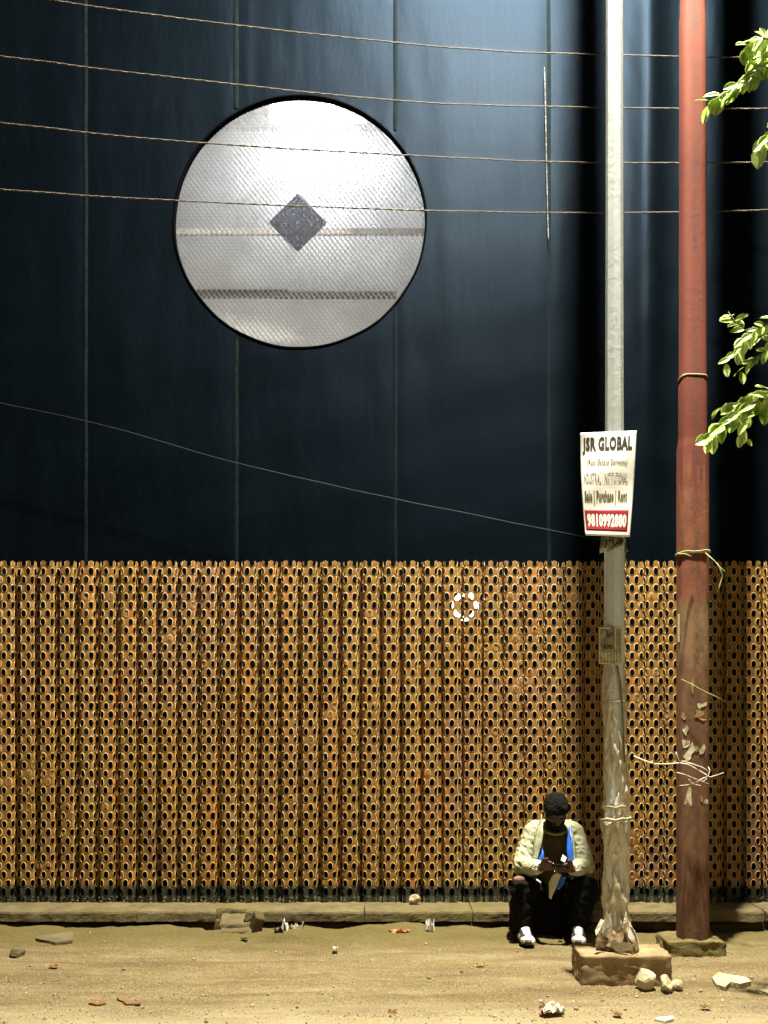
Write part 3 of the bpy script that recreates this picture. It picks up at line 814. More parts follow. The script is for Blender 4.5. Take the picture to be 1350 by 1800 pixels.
for (s, u0, u1, v0, v1, m_, bo_, sh) in (('JSR GLOBAL', .035, .935, .045, .215, m_ink, .05, 0), ('(Real Estate Services)', .11, .86, .26, .335, m_ink2, .012, .25),
        ('INDUSTRIAL / INSTITUTIONAL', .04, .875, .39, .495, m_ink3, .012, 0), ('Sale | Purchase | Rent', .045, .885, .56, .70, m_ink2, .05, 0), ('9810992880', .07, .90, .785, .915, m_paper, .05, 0)):
    obj('lettering', text_mesh(s, ps, u0, u1, v0, v1, .0014, bo_, sh), m_, poster)
# torn bill under it
def ts(u, v, off=0):
    tl, tr_, br, bl = Vector((1057, 942)), Vector((1101, 946)), Vector((1099, 957)), Vector((1053, 974))
    p = tl.lerp(tr_, u).lerp(bl.lerp(br, u), v)
    return P(p.x, p.y, 5.87+.04*abs(u-.55)-.02*math.sin(u*7+v*3)*v-off)
tb = empty('torn_bill', ts(.5, 1)); tag(tb, 'dirty torn scrap of an older bill under the bottom edge of the poster', 'poster')
obj('sheet', grid(ts, 0, 1, 0, 1, 10, 6, 0, .0015), m_torn, tb, True)
obj('lettering', text_mesh('STRAR', ts, .18, .9, .2, .75, .001, .03), m_ink, tb)
# small bill
def bs(u, v, off=0):
    p = Vector((1053+41*u, 1103+64*v)); return P(p.x, p.y, 5.872+.03*abs(u-.6)-off+.003*math.sin(v*8))
sb = empty('small_bill', bs(.5, 1)); tag(sb, 'small faded square bill with a pale border stuck on the white pole above the plastic', 'poster')
obj('sheet', grid(bs, 0, 1, 0, 1, 10, 10, 0, .0015), m_plate, sb, True)
m_cream = M('cream_border', (.50, .46, .28), None, rough=.7, bump=.1)
for nm_, a in (('border', (0, 1, 0, .035)), ('border', (0, 1, .965, 1)), ('border', (0, .05, .035, .965)), ('border', (.94, 1, .035, .965)), ('border', (.68, .73, .035, .55))):
    obj(nm_, grid(bs, a[0], a[1], a[2], a[3], 6, 6, .0006, .0003), m_cream, sb)
for s, a in (('Kiran', (.2, .62, .42, .6)), ('983110', (.1, .9, .68, .93)), ('Ram', (.3, .62, .08, .26))):
    obj('lettering', text_mesh(s, bs, *a, .0007, .03), m_cream if s == '983110' else m_ink, sb)

# ------------------------------------------------------------------ plastic wrapped round the pole foot
prof = [(1167, 1064, 1095), (1185, 1062, 1097), (1230, 1060, 1099), (1240, 1061, 1099), (1290, 1063, 1100), (1340, 1062, 1103), (1385, 1063, 1104), (1415, 1059, 1104), (1425, 1062, 1103), (1437, 1063, 1103),
        (1440, 1058, 1107), (1446, 1058, 1106), (1480, 1060, 1106), (1505, 1063, 1104), (1535, 1062, 1103), (1560, 1059, 1104), (1580, 1060, 1104), (1600, 1063, 1101), (1615, 1061, 1106), (1630, 1058, 1108), (1645, 1053, 1113), (1658, 1052, 1117)]
def wrapper(name, prof, m, seed, amp, parent=None, dcen=5.94):
    NR = 150; NA = 72; V = []
    ys_ = [p[0] for p in prof]
    for j in range(NR+1):
        py = ys_[0]+(ys_[-1]-ys_[0])*j/NR
        l = np.interp(py, ys_, [p[1] for p in prof]); r_ = np.interp(py, ys_, [p[2] for p in prof])
        cx = ((l+r_)/2-675)*dcen/F; ra = (r_-l)/2*dcen/F; z = EYE+(HOR-py)*dcen/F
        for k in range(NA):
            a = 2*PI*k/NA; s = a+z*1.6
            n1 = 1-2*abs(noise.noise(Vector((math.cos(s)*1.5, math.sin(s)*1.5, z*3.2+seed)))); n2 = 1-2*abs(noise.noise(Vector((math.cos(a-z*2)*3, math.sin(a-z*2)*3, z*8+seed))))
            g = amp*(n1-.6)+amp*.55*(n2-.6)
            V.append((cx+(ra+g)*math.cos(a), WPY+(ra+g)*math.sin(a), z))
    Fc = [(j*NA+k, (j+1)*NA+k, (j+1)*NA+(k+1) % NA, j*NA+(k+1) % NA) for j in range(NR) for k in range(NA)]
    return obj(name, pydata(name, V, Fc), m, parent, True)
wr = empty('plastic_wrapping', (WPX, WPY, .18)); tag(wr, 'crumpled grey plastic sheet wrapped and tied round the foot of the white pole', 'plastic sheet')
wrapper('sheet', prof, m_wrap, 2, .021, wr)
wrapper('sack', [(1625, 1060, 1106), (1640, 1052, 1113), (1650, 1048, 1121), (1662, 1046, 1125), (1668, 1048, 1126), (1673, 1056, 1122)], m_sack, 8, .02, wr)
def zw(py): return EYE+(HOR-py)*5.94/F
for py, th, w_ in ((1440, .006, 50), (1418, .004, 44), (1236, .004, 40)):
    loop_band('tie', WPX+(.004 if py > 1300 else 0), WPY, w_/2*5.94/F, zw(py), th, m_twine, None, None, .006, .01, wr)
bm = bmesh.new()
for pl in ([(1085, 1170), (1090, 1200), (1094, 1240), (1096, 1290), (1098, 1340)], ):
    tube(bm, [P(a, b, 5.868) for a, b in pl], .008, 6, ell=.5)
obj('strap', bm, M('olive_strap', (.09, .07, .02), None, rough=.7), wr, True)
for pts_ in ([(1062, 1618), (1056, 1632), (1048, 1645), (1046, 1636), (1056, 1615)], [(1104, 1618), (1112, 1630), (1119, 1642), (1124, 1660), (1112, 1640), (1106, 1628)], [(1065, 1662), (1075, 1657), (1092, 1664), (1108, 1661), (1122, 1655), (1110, 1667), (1090, 1671), (1072, 1665)],
             [(1073, 1505), (1080, 1500), (1086, 1506), (1080, 1512)], [(1066, 1600), (1072, 1615), (1064, 1635), (1058, 1640), (1062, 1620)], [(1100, 1600), (1104, 1620), (1098, 1640), (1095, 1625)]):
    bm = bmesh.new(); n_ = len(pts_); vs = []
    for i, (a, b) in enumerate(pts_): vs.append(bm.verts.new(P(a, b, 5.845-.02*(i % 2)-(.05 if b > 1640 else 0))))
    f = bm.faces.new(vs); bmesh.ops.triangulate(bm, faces=[f]); bmesh.ops.solidify(bm, geom=bm.faces[:], thickness=.003)
    obj('flap', bm, m_wrap, wr)

# ------------------------------------------------------------------ the man
man = empty('person', (1.25, -.3, 0)); tag(man, 'man in a cream jacket sitting hunched on the kerb over his phone', 'person')
V3 = Vector
AN = R(38)
hf = V3((0, -math.cos(AN), -math.sin(AN))); hu = V3((0, -math.sin(AN), math.cos(AN))); hr = V3((1, 0, 0))
HM = Matrix((( hr.x, -hf.x, hu.x), (hr.y, -hf.y, hu.y), (hr.z, -hf.z, hu.z))).to_4x4()   # local: x right, -y forward, z up
HC = V3((1.243, -.545, .935))
def hp(x, f, u): return HC+hr*x+hf*f+hu*u
shL, shR = V3((1.09, -.42, .755)), V3((1.40, -.42, .755))
elL, elR = V3((1.0, -.50, .525)), V3((1.465, -.50, .525))
wrL, wrR = V3((1.105, -.70, .545)), V3((1.325, -.70, .535))
body = bmesh.new()
limb(body, [V3((1.245, -.24, .30)), V3((1.245, -.32, .5)), V3((1.245, -.40, .70))], [.13, .12, .125])
limb(body, [shL, shR], [.065, .065])
limb(body, [V3((1.245, -.44, .79)), V3((1.244, -.50, .87))], [.06, .052])
ball(body, hp(0, -.005, .02), (.074, .094, .088), HM)
ball(body, hp(0, .02, -.035), (.058, .068, .075), HM)
cap(body, hp(0, .045, -.085), hp(0, .062, -.092), .028, .022)
cap(body, hp(0, .088, .0), hp(0, .108, -.03), .010, .015)            # nose
cap(body, hp(-.022, .086, -.062), hp(.022, .086, -.062), .011, .011)  # lips
cap(body, hp(-.035, .082, .02), hp(.035, .082, .02), .014, .014)      # brow
for s in (-1, 1):
    ball(body, hp(s*.076, -.005, -.01), (.012, .022, .032), HM)
    ball(body, hp(s*.045, .06, -.025), (.022, .022, .022), HM)
for a, b, c2 in ((shL, elL, wrL), (shR, elR, wrR)): limb(body, [a, b, c2], [.055, .045, .03])
# hands
def hand(bm, wr_, fwd, side, up, curl, thumb):
    fwd = fwd.normalized(); side = (side-fwd*side.dot(fwd)).normalized(); up = up.normalized()
    pc = wr_+fwd*.05
    for k in range(-3, 4): cap(bm, wr_+side*k*.006, wr_+fwd*.082+side*k*.0105, .014, .0125)
    for k, (ln, off) in enumerate(((.066, .033), (.078, .012), (.073, -.011), (.056, -.032))):
        p = wr_+fwd*.085+side*off; d = fwd.copy(); r0 = .0095
        for j, f_ in enumerate((.45, .32, .23)):
            ang = curl*(.6+.55*j)*(1+.12*k)
            d2 = (fwd*math.cos(ang)-up*math.sin(ang)).normalized(); q_ = p+d2*ln*f_; cap(bm, p, q_, r0, r0-.0008); p = q_; r0 -= .0008
    p = wr_+fwd*.03+side*thumb*.03; q_ = p+(fwd*.6+side*thumb*.7-up*.3).normalized()*.042; cap(bm, p, q_, .013, .011); cap(bm, q_, q_+(fwd*.9+up*.1-side*thumb*.1).normalized()*.034, .011, .009)
hand(body, wrL, V3((.12, -.10, .05)), V3((.3, .3, -.6)), V3((-.2, -.6, .7)), .75, -1)
hand(body, wrR, V3((-.11, -.10, .04)), V3((-.3, .3, -.6)), V3((.3, -.6, .6)), .85, -1)
# bare knee showing and ankles
cap(body, V3((1.0, -.6, .10)), V3((1.0, -.6, .28)), .038, .045); cap(body, V3((1.385, -.6, .10)), V3((1.4, -.6, .28)), .038, .045)
limb(body, [V3((1.18, -.26, .28)), V3((1.005, -.58, .385)), V3((1.0, -.6, .25))], [.07, .06, .05])
limb(body, [V3((1.32, -.26, .28)), V3((1.45, -.58, .375)), V3((1.4, -.6, .25))], [.07, .06, .05])
cap(body, V3((1.0, -.6, .10)), V3((1.005, -.7, .05)), .036, .03); cap(body, V3((1.385, -.6, .10)), V3((1.375, -.7, .05)), .036, .03)
bo = obj('body', remesh(body, .0048, 3), m_skin, man, True)
# eyes lowered
for s in (-1, 1):
    bm = bmesh.new(); ball(bm, hp(s*.031, .083, .0), (.011, .008, .006), HM, 2); obj('eye', bm, m_hair, man, True)
# beard
bm = bmesh.new()
ball(bm, hp(0, .05, -.085), (.05, .05, .045), HM); ball(bm, hp(0, .055, -.125), (.046, .036, .05), HM); ball(bm, hp(0, .01, -.13), (.058, .045, .05), HM)
for s in (-1, 1): cap(bm, hp(s*.062, .01, -.01), hp(s*.05, .035, -.08), .014, .02)
cap(bm, hp(-.025, .092, -.052), hp(.025, .092, -.052), .008, .008)
me = remesh(bm, .005, 2); disp(me, lambda p: .003*nz(p, 90)); obj('beard', me, m_hair, man, True)
bm = bmesh.new(); ball(bm, hp(0, -.012, .035), (.089, .105, .092), HM); ball(bm, hp(0, -.05, -.03), (.075, .065, .065), HM)
cap(bm, hp(-.04, .045, .055), hp(.04, .045, .055), .038, .038)
me = remesh(bm, .005, 2); disp(me, lambda p: .006*nz(p, 40)+.004*nz(p, 100)); obj('hair', me, m_hair, man, True)
# shirt
bm = bmesh.new(); limb(bm, [V3((1.245, -.25, .32)), V3((1.245, -.34, .5)), V3((1.245, -.415, .70)), V3((1.245, -.43, .77))], [.145, .14, .14, .10])
limb(bm, [V3((1.12, -.42, .765)), V3((1.37, -.42, .765))], [.065, .065])
me = remesh(bm, .008, 5); disp(me, lambda p: .006*nz(p, 16)); sh = obj('shirt', me, m_tee, man, True)
bm = bmesh.new(); tube(bm, [V3((1.244+.088*math.cos(a), -.475+.05*math.sin(a)-.035*(1-math.sin(a))*.5, .80+.04*math.sin(a))) for a in np.linspace(0, 2*PI, 25)], .009, 6, False); obj('neckline', bm, m_trim, sh, True)
# jacket: shell over back, shoulders, sleeves; opened at the front
bm = bmesh.new()
limb(bm, [V3((1.245, -.22, .34)), V3((1.245, -.33, .52)), V3((1.245, -.395, .70))], [.175, .165, .155])
limb(bm, [V3((1.13, -.41, .765)), V3((1.36, -.41, .765))], [.088, .088])
for a, b, c2 in ((shL, elL, wrL), (shR, elR, wrR)): limb(bm, [a, b, b.lerp(c2, .72)], [.074, .070, .058])
me = remesh(bm, .008, 5)
disp(me, lambda p: .009*(1-2*abs(nz((p.x*1.2+p.z*.5, p.y, p.z*1.6), 17)))-.006+.003*nz(p, 38))
bm = bmesh.new(); bm.from_mesh(me)
def openf(c):
    wdt = .075+.045*max(0, min(1, (.72-c.z)/.25))
    return c.y < -.40 and abs(c.x-1.245) < wdt and c.z < .83
kill = [f for f in bm.faces if openf(f.calc_center_median()) or (f.calc_center_median()-V3((1.244, -.50, .88))).length < .085]
kill += [f for f in bm.faces if f.calc_center_median().z < .33]
bmesh.ops.delete(bm, geom=list(set(kill)), context='FACES')
bmesh.ops.smooth_vert(bm, verts=[v for v in bm.verts if v.is_boundary], factor=.5, use_axis_x=True, use_axis_y=True, use_axis_z=True)
bm.normal_update()
jk = obj('jacket', bm, m_jacket, man, True)
sm = jk.modifiers.new('thickness', 'SOLIDIFY'); sm.thickness = .006; sm.offset = -1
# collar flaps along the opening
def strip(pa, pb, n=10, th=.004, wav=.004):
    V = []
    for i in range(n+1):
        t_ = i/n*(len(pa)-1); k_ = min(int(t_), len(pa)-2); f_ = t_-k_
        a = V3(pa[k_]).lerp(V3(pa[k_+1]), f_); b = V3(pb[k_]).lerp(V3(pb[k_+1]), f_)
        for j in range(4): p = a.lerp(b, j/3); V.append(p+V3((0, -wav*math.sin(j*PI/3*1.0+i*.9), 0)))
    me = pydata('s', V, [(i*4+j, (i+1)*4+j, (i+1)*4+j+1, i*4+j+1) for i in range(n) for j in range(3)])
    bm = bmesh.new(); bm.from_mesh(me); bmesh.ops.recalc_face_normals(bm, faces=bm.faces[:]); bmesh.ops.solidify(bm, geom=bm.faces[:], thickness=th); return bm
def Q(px, py, d): return P(px, py, d)
obj('collar', strip([Q(953, 1432, 6.98), Q(942, 1462, 6.93), Q(937, 1490, 6.90), Q(938, 1513, 6.88)], [Q(952, 1432, 6.96), Q(955, 1462, 6.87), Q(952, 1485, 6.85), Q(944, 1512, 6.85)], 12), m_jacket, jk, True)
obj('collar', strip([Q(1003, 1447, 6.98), Q(1008, 1465, 6.93), Q(1012, 1490, 6.90), Q(1014, 1520, 6.88)], [Q(1001, 1447, 6.95), Q(1003, 1465, 6.88), Q(1007, 1490, 6.86), Q(1010, 1521, 6.86)], 12), m_jacket, jk, True)
obj('lining', strip([Q(951, 1485, 6.90), Q(945, 1500, 6.88), Q(944, 1517, 6.86)], [Q(953, 1487, 6.88), Q(956, 1500, 6.86), Q(957, 1515, 6.84)], 10), m_blue, jk, True)
obj('lining', strip([Q(1000, 1452, 6.93), Q(997, 1475, 6.89), Q(996, 1495, 6.86), Q(1000, 1520, 6.84)], [Q(1005, 1455, 6.91), Q(1006, 1475, 6.87), Q(1008, 1497, 6.85), Q(1009, 1522, 6.84)], 12), m_blue, jk, True)
obj('shirt_tail', strip([Q(975, 1530, 6.77), Q(965, 1552, 6.76), Q(965, 1578, 6.76)], [Q(987, 1538, 6.76), Q(979, 1556, 6.75), Q(969, 1581, 6.75)], 10), m_whitec, jk, True)
obj('shirt_tail', strip([Q(986, 1541, 6.775), Q(978, 1556, 6.77), Q(980, 1564, 6.77)], [Q(996, 1541, 6.77), Q(992, 1552, 6.765), Q(984, 1564, 6.765)], 10), m_blue, jk, True)
obj('shirt_tail', strip([Q(989, 1502, 6.86), Q(986, 1512, 6.83)], [Q(997, 1508, 6.84), Q(992, 1516, 6.82)], 6), m_whitec, jk, True)
for a, b in ((elL, wrL), (elR, wrR)):
    bm = bmesh.new(); cap(bm, a.lerp(b, .5), a.lerp(b, .83), .055, .048); 
    me = remesh(bm, .005, 1); disp(me, lambda p: .012*abs(nz(p, 60))+.004*nz(p, 130)); obj('cuff', me, m_fleece, jk, True)
# trousers
bm = bmesh.new()
limb(bm, [V3((1.17, -.26, .27)), V3((.995, -.585, .385)), V3((.985, -.585, .26)), V3((.99, -.57, .13))], [.125, .088, .083, .082])
limb(bm, [V3((1.33, -.26, .27)), V3((1.455, -.585, .375)), V3((1.42, -.585, .26)), V3((1.40, -.57, .13))], [.125, .09, .083, .08])
cap(bm, V3((1.14, -.22, .29)), V3((1.36, -.22, .29)), .135, .135)
limb(bm, [V3((1.245, -.3, .25)), V3((1.245, -.42, .22))], [.11, .05])
for q__ in range(7):
    x_ = 1.08+q__*.053; limb(bm, [V3((x_, -.33, .27)), V3((x_, -.40, .18)), V3((x_, -.40, .05))], [.05, .035, .035])  # black drape added between the legs to darken the gap there
me = remesh(bm, .008, 5); disp(me, lambda p: .014*(1-2*abs(nz((p.x, p.y, p.z*1.6), 9)))-.005+.004*nz(p, 34)); obj('trousers', me, m_trouser, man, True)
m_knee = M('worn_knee', (.11, .06, .04), (.20, .11, .075), 30, .8, .2, .3)
bm = bmesh.new(); ball(bm, Q(912, 1546, 6.80), (.042, .03, .026)); obj('knee_patch', bm, m_knee, man, True)
# shoes
def shoe(heel, toe, nm):
    heel = V3(heel); toe = V3(toe); f_ = (toe-heel).normalized(); s_ = V3((-f_.y, f_.x, 0))
    def q_(a, b, c2): return heel+f_*a+s_*b+V3((0, 0, c2))
    bm = bmesh.new()
    limb(bm, [q_(.03, 0, .055), q_(.12, 0, .055), q_(.22, 0, .045)], [.042, .045, .044]); cap(bm, q_(.21, -.012, .045), q_(.235, .012, .043), .036, .036)
    limb(bm, [q_(.02, 0, .09), q_(.08, 0, .085), q_(.15, 0, .07)], [.04, .042, .036])
    for sgn in (-1, 1): cap(bm, q_(.05, sgn*.018, .04), q_(.2, sgn*.02, .04), .03, .032)
    me = remesh(bm, .005, 3)
    for v in me.vertices:
        if v.co.z < .03: v.co.z = .03
    r_ = obj('shoe', me, m_shoe, man, True)
    # sole: outline prism
    def outline(z0, z1, g, m_, nme):
        bm = bmesh.new(); N_ = 26; lo_, hi_ = [], []
        for k in range(N_):
            a = 2*PI*k/N_; xx = .125+.150*math.cos(a)*(1+g); wq = (.046+.007*math.cos(a))*(1+g); p = q_(xx, wq*math.sin(a)*(1.0), 0)
            rise = .022*max(0, (xx-.17)/.10)
            lo_.append(bm.verts.new((p.x, p.y, z0+rise))); hi_.append(bm.verts.new((p.x, p.y, z1+rise)))
        for k in range(N_): bm.faces.new((lo_[k], lo_[(k+1) % N_], hi_[(k+1) % N_], hi_[k]))
        bm.faces.new(lo_[::-1]); bm.faces.new(hi_); obj(nme, bm, m_, r_)
    outline(.003, .026, .02, m_sole, 'sole'); outline(.026, .040, .01, m_solew, 'midsole')
    from mathutils.bvhtree import BVHTree
    bb = bmesh.new(); bb.from_mesh(me); base = man.location
    for v in bb.verts: v.co += base
    bv = BVHTree.FromBMesh(bb); bb.free()
    def on(a_, b_, o_=.002):
        "point of the upper nearest to a spot just outside it"
        pt, nn, _, _ = bv.find_nearest(q_(a_, b_, .02+.13*(1-abs(b_)/.06)))
        return pt+nn*o_
    def band(path, w_, m_, nme):
        V = []
        for i, (a_, b_) in enumerate(path):
            a2, b2 = path[min(i+1, len(path)-1)]; a1, b1 = path[max(i-1, 0)]
            tx, ty = a2-a1, b2-b1; l_ = math.hypot(tx, ty) or 1
            for k in (-1, 0, 1): V.append(on(a_-ty/l_*w_*k, b_+tx/l_*w_*k, .0035 if k == 0 else .0015))
        obj(nme, pydata(nme, V, [(i*3+j, i*3+j+1, i*3+j+4, i*3+j+3) for i in range(len(path)-1) for j in range(2)]), m_, r_, True)
    for sgn in (-1, 1):
        band([(.235, sgn*.012), (.222, sgn*.028), (.19, sgn*.035), (.15, sgn*.032), (.11, sgn*.030), (.075, sgn*.034)], .0065, m_navy, 'side_panel')
        band([(.19, sgn*.048), (.165, sgn*.046), (.14, sgn*.044)], .008, m_rb, 'side_stripe')
    band([(.232, -.02), (.240, 0), (.232, .02)], .005, m_navy, 'toe_trim')
    for k in range(5):
        a_ = .105+k*.021; band([(a_, -.022), (a_+.004, 0), (a_, .022)], .003, m_navy if k % 2 else m_whitec, 'lace')
shoe((1.0, -.545, 0), (1.01, -.80, 0), 'l'); shoe((1.40, -.545, 0), (1.36, -.79, 0), 'r')
# phone
pc = P(984, 1524, 6.735)
bm = bmesh.new(); ph_rot = Euler((R(-35), R(8), R(6)))
box(bm, pc, (.125, .072, .009), ph_rot, .003)
ph = obj('mobile_phone', bm, m_phone); tag(ph, 'black mobile phone held in both hands of the sitting man', 'phone')
bm = bmesh.new(); tube(bm, [P(943, 1546, 6.74), P(951, 1552, 6.73)], .007, 6)
tag(obj('cigarette', bm, m_pack_w, None, True), 'small white stub held low beside the sitting man\'s left knee', 'cigarette')

# ------------------------------------------------------------------ stones and litter
def stone(name, px, py, d, s, m, lab, cat, seed, rot=0, amp=.22, grp=None, facet=True):
    bm = bmesh.new(); bmesh.ops.create_icosphere(bm, subdivisions=3, radius=1)
    rn = random.Random(seed); planes = [(V3((rn.gauss(0, 1), rn.gauss(0, 1), rn.gauss(0, 1))).normalized(), rn.uniform(.62, .85)) for _ in range(9)]
    for v in bm.verts:
        p = v.co.copy()
        for n_, k_ in planes:
            dd_ = p.dot(n_)
            if dd_ > k_: p -= n_*(dd_-k_)
        p *= 1+amp*.4*noise.noise(p*3+V3((seed, 0, 0)))
        p = Matrix.Rotation(rot, 3, 'Y') @ p
        v.co = V3((p.x*s[0], p.y*s[1], p.z*s[2]))
    b0 = P(px, py, d); zb = min(v.co.z for v in bm.verts)
    for v in bm.verts: v.co += V3((b0.x, b0.y, b0.z-zb-.008))
    o = obj(name, bm, m, None, False); tag(o, lab, cat, grp); return o
def gd(py, z=0, px=None):
    "distance at which the ground (or a height z) is seen at pixel row py"
    d = F*(EYE-z)/(py-HOR)
    if z or px is None: return d
    for _ in range(4):
        p = P(px, py, d); d = F*(EYE-ground_z(p.x, p.y))/(py-HOR)
    return d
def gs(name, px, pyb, s, m, lab, cat, seed, z=0, **k): return stone(name, px, pyb, gd(pyb, z, px), s, m, lab, cat, seed, **k)
gs('stone', 1136, 1739, (.072, .055, .072), m_stone, 'biggest pale stone leaning on the concrete block of the white pole', 'stone', 5, rot=.5)
gs('stone', 1170, 1744, (.042, .05, .056), m_stone, 'upright broken stone in the middle of three beside the concrete block', 'stone', 12, rot=.1)
gs('stone', 1189, 1741, (.038, .045, .042), m_stone, 'small block-shaped stone rightmost of three beside the concrete block', 'stone', 21)
gs('stone', 30, 1681, (.055, .05, .036), m_kerb, 'rounded grey stone lying on the ground at the far left', 'stone', 33)
gs('stone', 728, 1590, (.048, .035, .048), m_stone, 'pale angular stone on top of the kerb against the fence', 'stone', 41, z=KT, rot=.4)
def plate(name, pts, th, m, lab, cat, z=.0, tilt=0, grp=None, seed=0):
    bm = bmesh.new(); vs = []
    cy = sum(p[1] for p in pts)/len(pts)
    for (a, b) in pts:
        d = gd(b, z, a); p = P(a, b, d); vs.append(bm.verts.new(p+V3((0, 0, th+tilt*(cy-b)))))
    f = bm.faces.new(vs); bmesh.ops.recalc_face_normals(bm, faces=bm.faces[:])
    if f.normal.z < 0: f.normal_flip()
    ex = bmesh.ops.extrude_face_region(bm, geom=[f]); bmesh.ops.translate(bm, vec=(0, 0, -th), verts=[e for e in ex['geom'] if isinstance(e, bmesh.types.BMVert)])
    bmesh.ops.triangulate(bm, faces=bm.faces[:]); bmesh.ops.subdivide_edges(bm, edges=bm.edges[:], cuts=2)
    for v in bm.verts: v.co += V3((1, 1, .7))*.006*noise.noise(v.co*22)
    o = obj(name, bm, m); tag(o, lab, cat, grp); return o
plate('paving_flake', [(1252, 1726), (1262, 1717), (1285, 1721), (1312, 1724), (1320, 1733), (1300, 1738), (1284, 1734), (1275, 1743), (1260, 1739)], .028, m_stone, 'flat cracked paving flake lifting off the ground right of the red pole', 'paving flake')
plate('paving_flake', [(1328, 1747), (1345, 1741), (1372, 1741), (1380, 1752), (1350, 1752)], .025, m_stone, 'flat paving flake cut off by the right edge of the picture', 'paving flake')
plate('rubble_slab', [(62, 1655), (70, 1641), (128, 1643), (128, 1658), (98, 1662)], .022, m_kerb, 'low broken concrete slab sunk in the earth at the left of the kerb', 'rubble')
plate('brick_shard', [(156, 1766), (160, 1760), (184, 1762), (186, 1767), (170, 1769)], .012, m_brick, 'left of two reddish brick shards in the foreground', 'brick shard')
plate('brick_shard', [(206, 1757), (216, 1757), (222, 1762), (248, 1764), (246, 1769), (222, 1768)], .012, m_brick, 'right one of two reddish brick shards in the foreground', 'brick shard')
plate('dry_leaf', [(766, 1644), (784, 1640), (790, 1642), (778, 1648), (766, 1648)], .006, m_dry, 'brown dry leaf lying beside the white packet', 'leaf')
plate('paper_scrap', [(1150, 1795), (1158, 1792), (1182, 1790), (1184, 1795), (1170, 1798)], .012, m_whitec, 'thin pale paper scrap at the bottom edge of the ground', 'paper')
plate('paper_scrap', [(672, 1646), (680, 1644), (684, 1646), (676, 1648)], .008, m_pack_w, 'tiny white scrap left of the red wrapper', 'paper')
def crumple(name, px, pyb, s, m, lab, cat, seed, z=0):
    bm = bmesh.new(); bmesh.ops.create_grid(bm, x_segments=14, y_segments=14, size=.5)
    d = gd(pyb, z, px); b0 = P(px, pyb, d)
    for v in bm.verts:
        p = v.co.copy(); h_ = .8+1.4*noise.noise(V3((p.x*3.1, p.y*3.1, seed)))+.5*noise.noise(V3((p.x*8, p.y*8, seed)))
        v.co = V3((p.x*s[0]+.25*s[0]*noise.noise(V3((p.y*4, seed, 0))), p.y*s[1], max(.0, h_)*s[2]))+V3((b0.x, b0.y, b0.z+.012))
    bmesh.ops.solidify(bm, geom=bm.faces[:], thickness=.0015)
    o = obj(name, bm, m); tag(o, lab, cat); return o
crumple('plastic_bag', 490, 1647, (.07, .08, .04), m_pack_k, 'dark crumpled bag end beside the white cup litter under the kerb', 'litter', 3)
crumple('paper_cup', 501, 1646, (.045, .05, .07), m_pack_w, 'crushed white cup lying under the kerb', 'litter', 6)
crumple('plastic_bag', 522, 1645, (.10, .08, .05), M('clear_bag', (.20, .18, .12), (.34, .32, .27), 30, .3, .6, .3), 'greyish clear plastic bag to the right of the crushed cup', 'litter', 9)
crumple('snack_wrapper', 703, 1647, (.13, .06, .035), m_pack_r, 'red and orange snack wrapper on the ground under the kerb', 'litter', 12)
crumple('paper_packet', 756, 1646, (.055, .04, .07), m_pack_w, 'small white packet standing under the kerb', 'litter', 15)
crumple('crumpled_paper', 972, 1787, (.11, .10, .045), m_whitec, 'crumpled pale paper with pink corner in the foreground', 'litter', 18)
crumple('pink_scrap', 955, 1786, (.04, .06, .03), m_pinkp, 'pinkish scrap at the left end of the crumpled foreground paper', 'litter', 22)
for i_, (a_, b_, sx_, m__, lb_, ct_) in enumerate(((95, 1702, .05, m_dry, 'small curled dry leaf on the bare earth left of the brick shards', 'leaf'), (590, 1672, .035, m_pack_w, 'small white scrap lying alone in the middle of the bare earth', 'paper'),
        (430, 1655, .05, m_pack_k, 'small dark rag under the broken gap of the kerb', 'litter'), (845, 1700, .05, m_dry, 'dry leaf on the earth in front of the sitting man', 'leaf'), (1085, 1788, .045, m_dry, 'dry leaf in the foreground below the concrete block', 'leaf'),
        (690, 1785, .045, m_dry, 'dark dry leaf at the bottom centre of the ground', 'leaf'), (1240, 1775, .05, m_dry, 'dry leaf in the foreground below the paving flakes', 'leaf'))):
    crumple('dry_leaf' if ct_ == 'leaf' else 'litter_scrap', a_, b_, (sx_, sx_*.8, .014), m__, lb_, ct_, 40+i_*3)
# gravel
bm = bmesh.new(); rn = random.Random(5)
for i in range(2600):
    x = rn.uniform(-2.4, 2.4); y = -2.75+abs(rn.gauss(0, .9)); 
    if y > -.45: continue
    r_ = rn.uniform(.0025, .0065)*(rn.uniform(1.5, 3) if rn.random() < .05 else 1); z = ground_z(x, y)
    q_ = bmesh.ops.create_icosphere(bm, subdivisions=1, radius=r_)
    rm = Euler((rn.random()*6, rn.random()*6, 0)).to_matrix()
    for v in q_['verts']: v.co = rm @ V3((v.co.x*rn.uniform(.7, 1.2), v.co.y, v.co.z*.7))+V3((x, y, z+r_*.3))
tag(obj('gravel', bm, M('gravel_mixed', (.10, .075, .04), (.48, .42, .30), 40, .95, .1, .3)), 'fine pale gravel scattered over the sandy ground', 'gravel', kind='stuff')

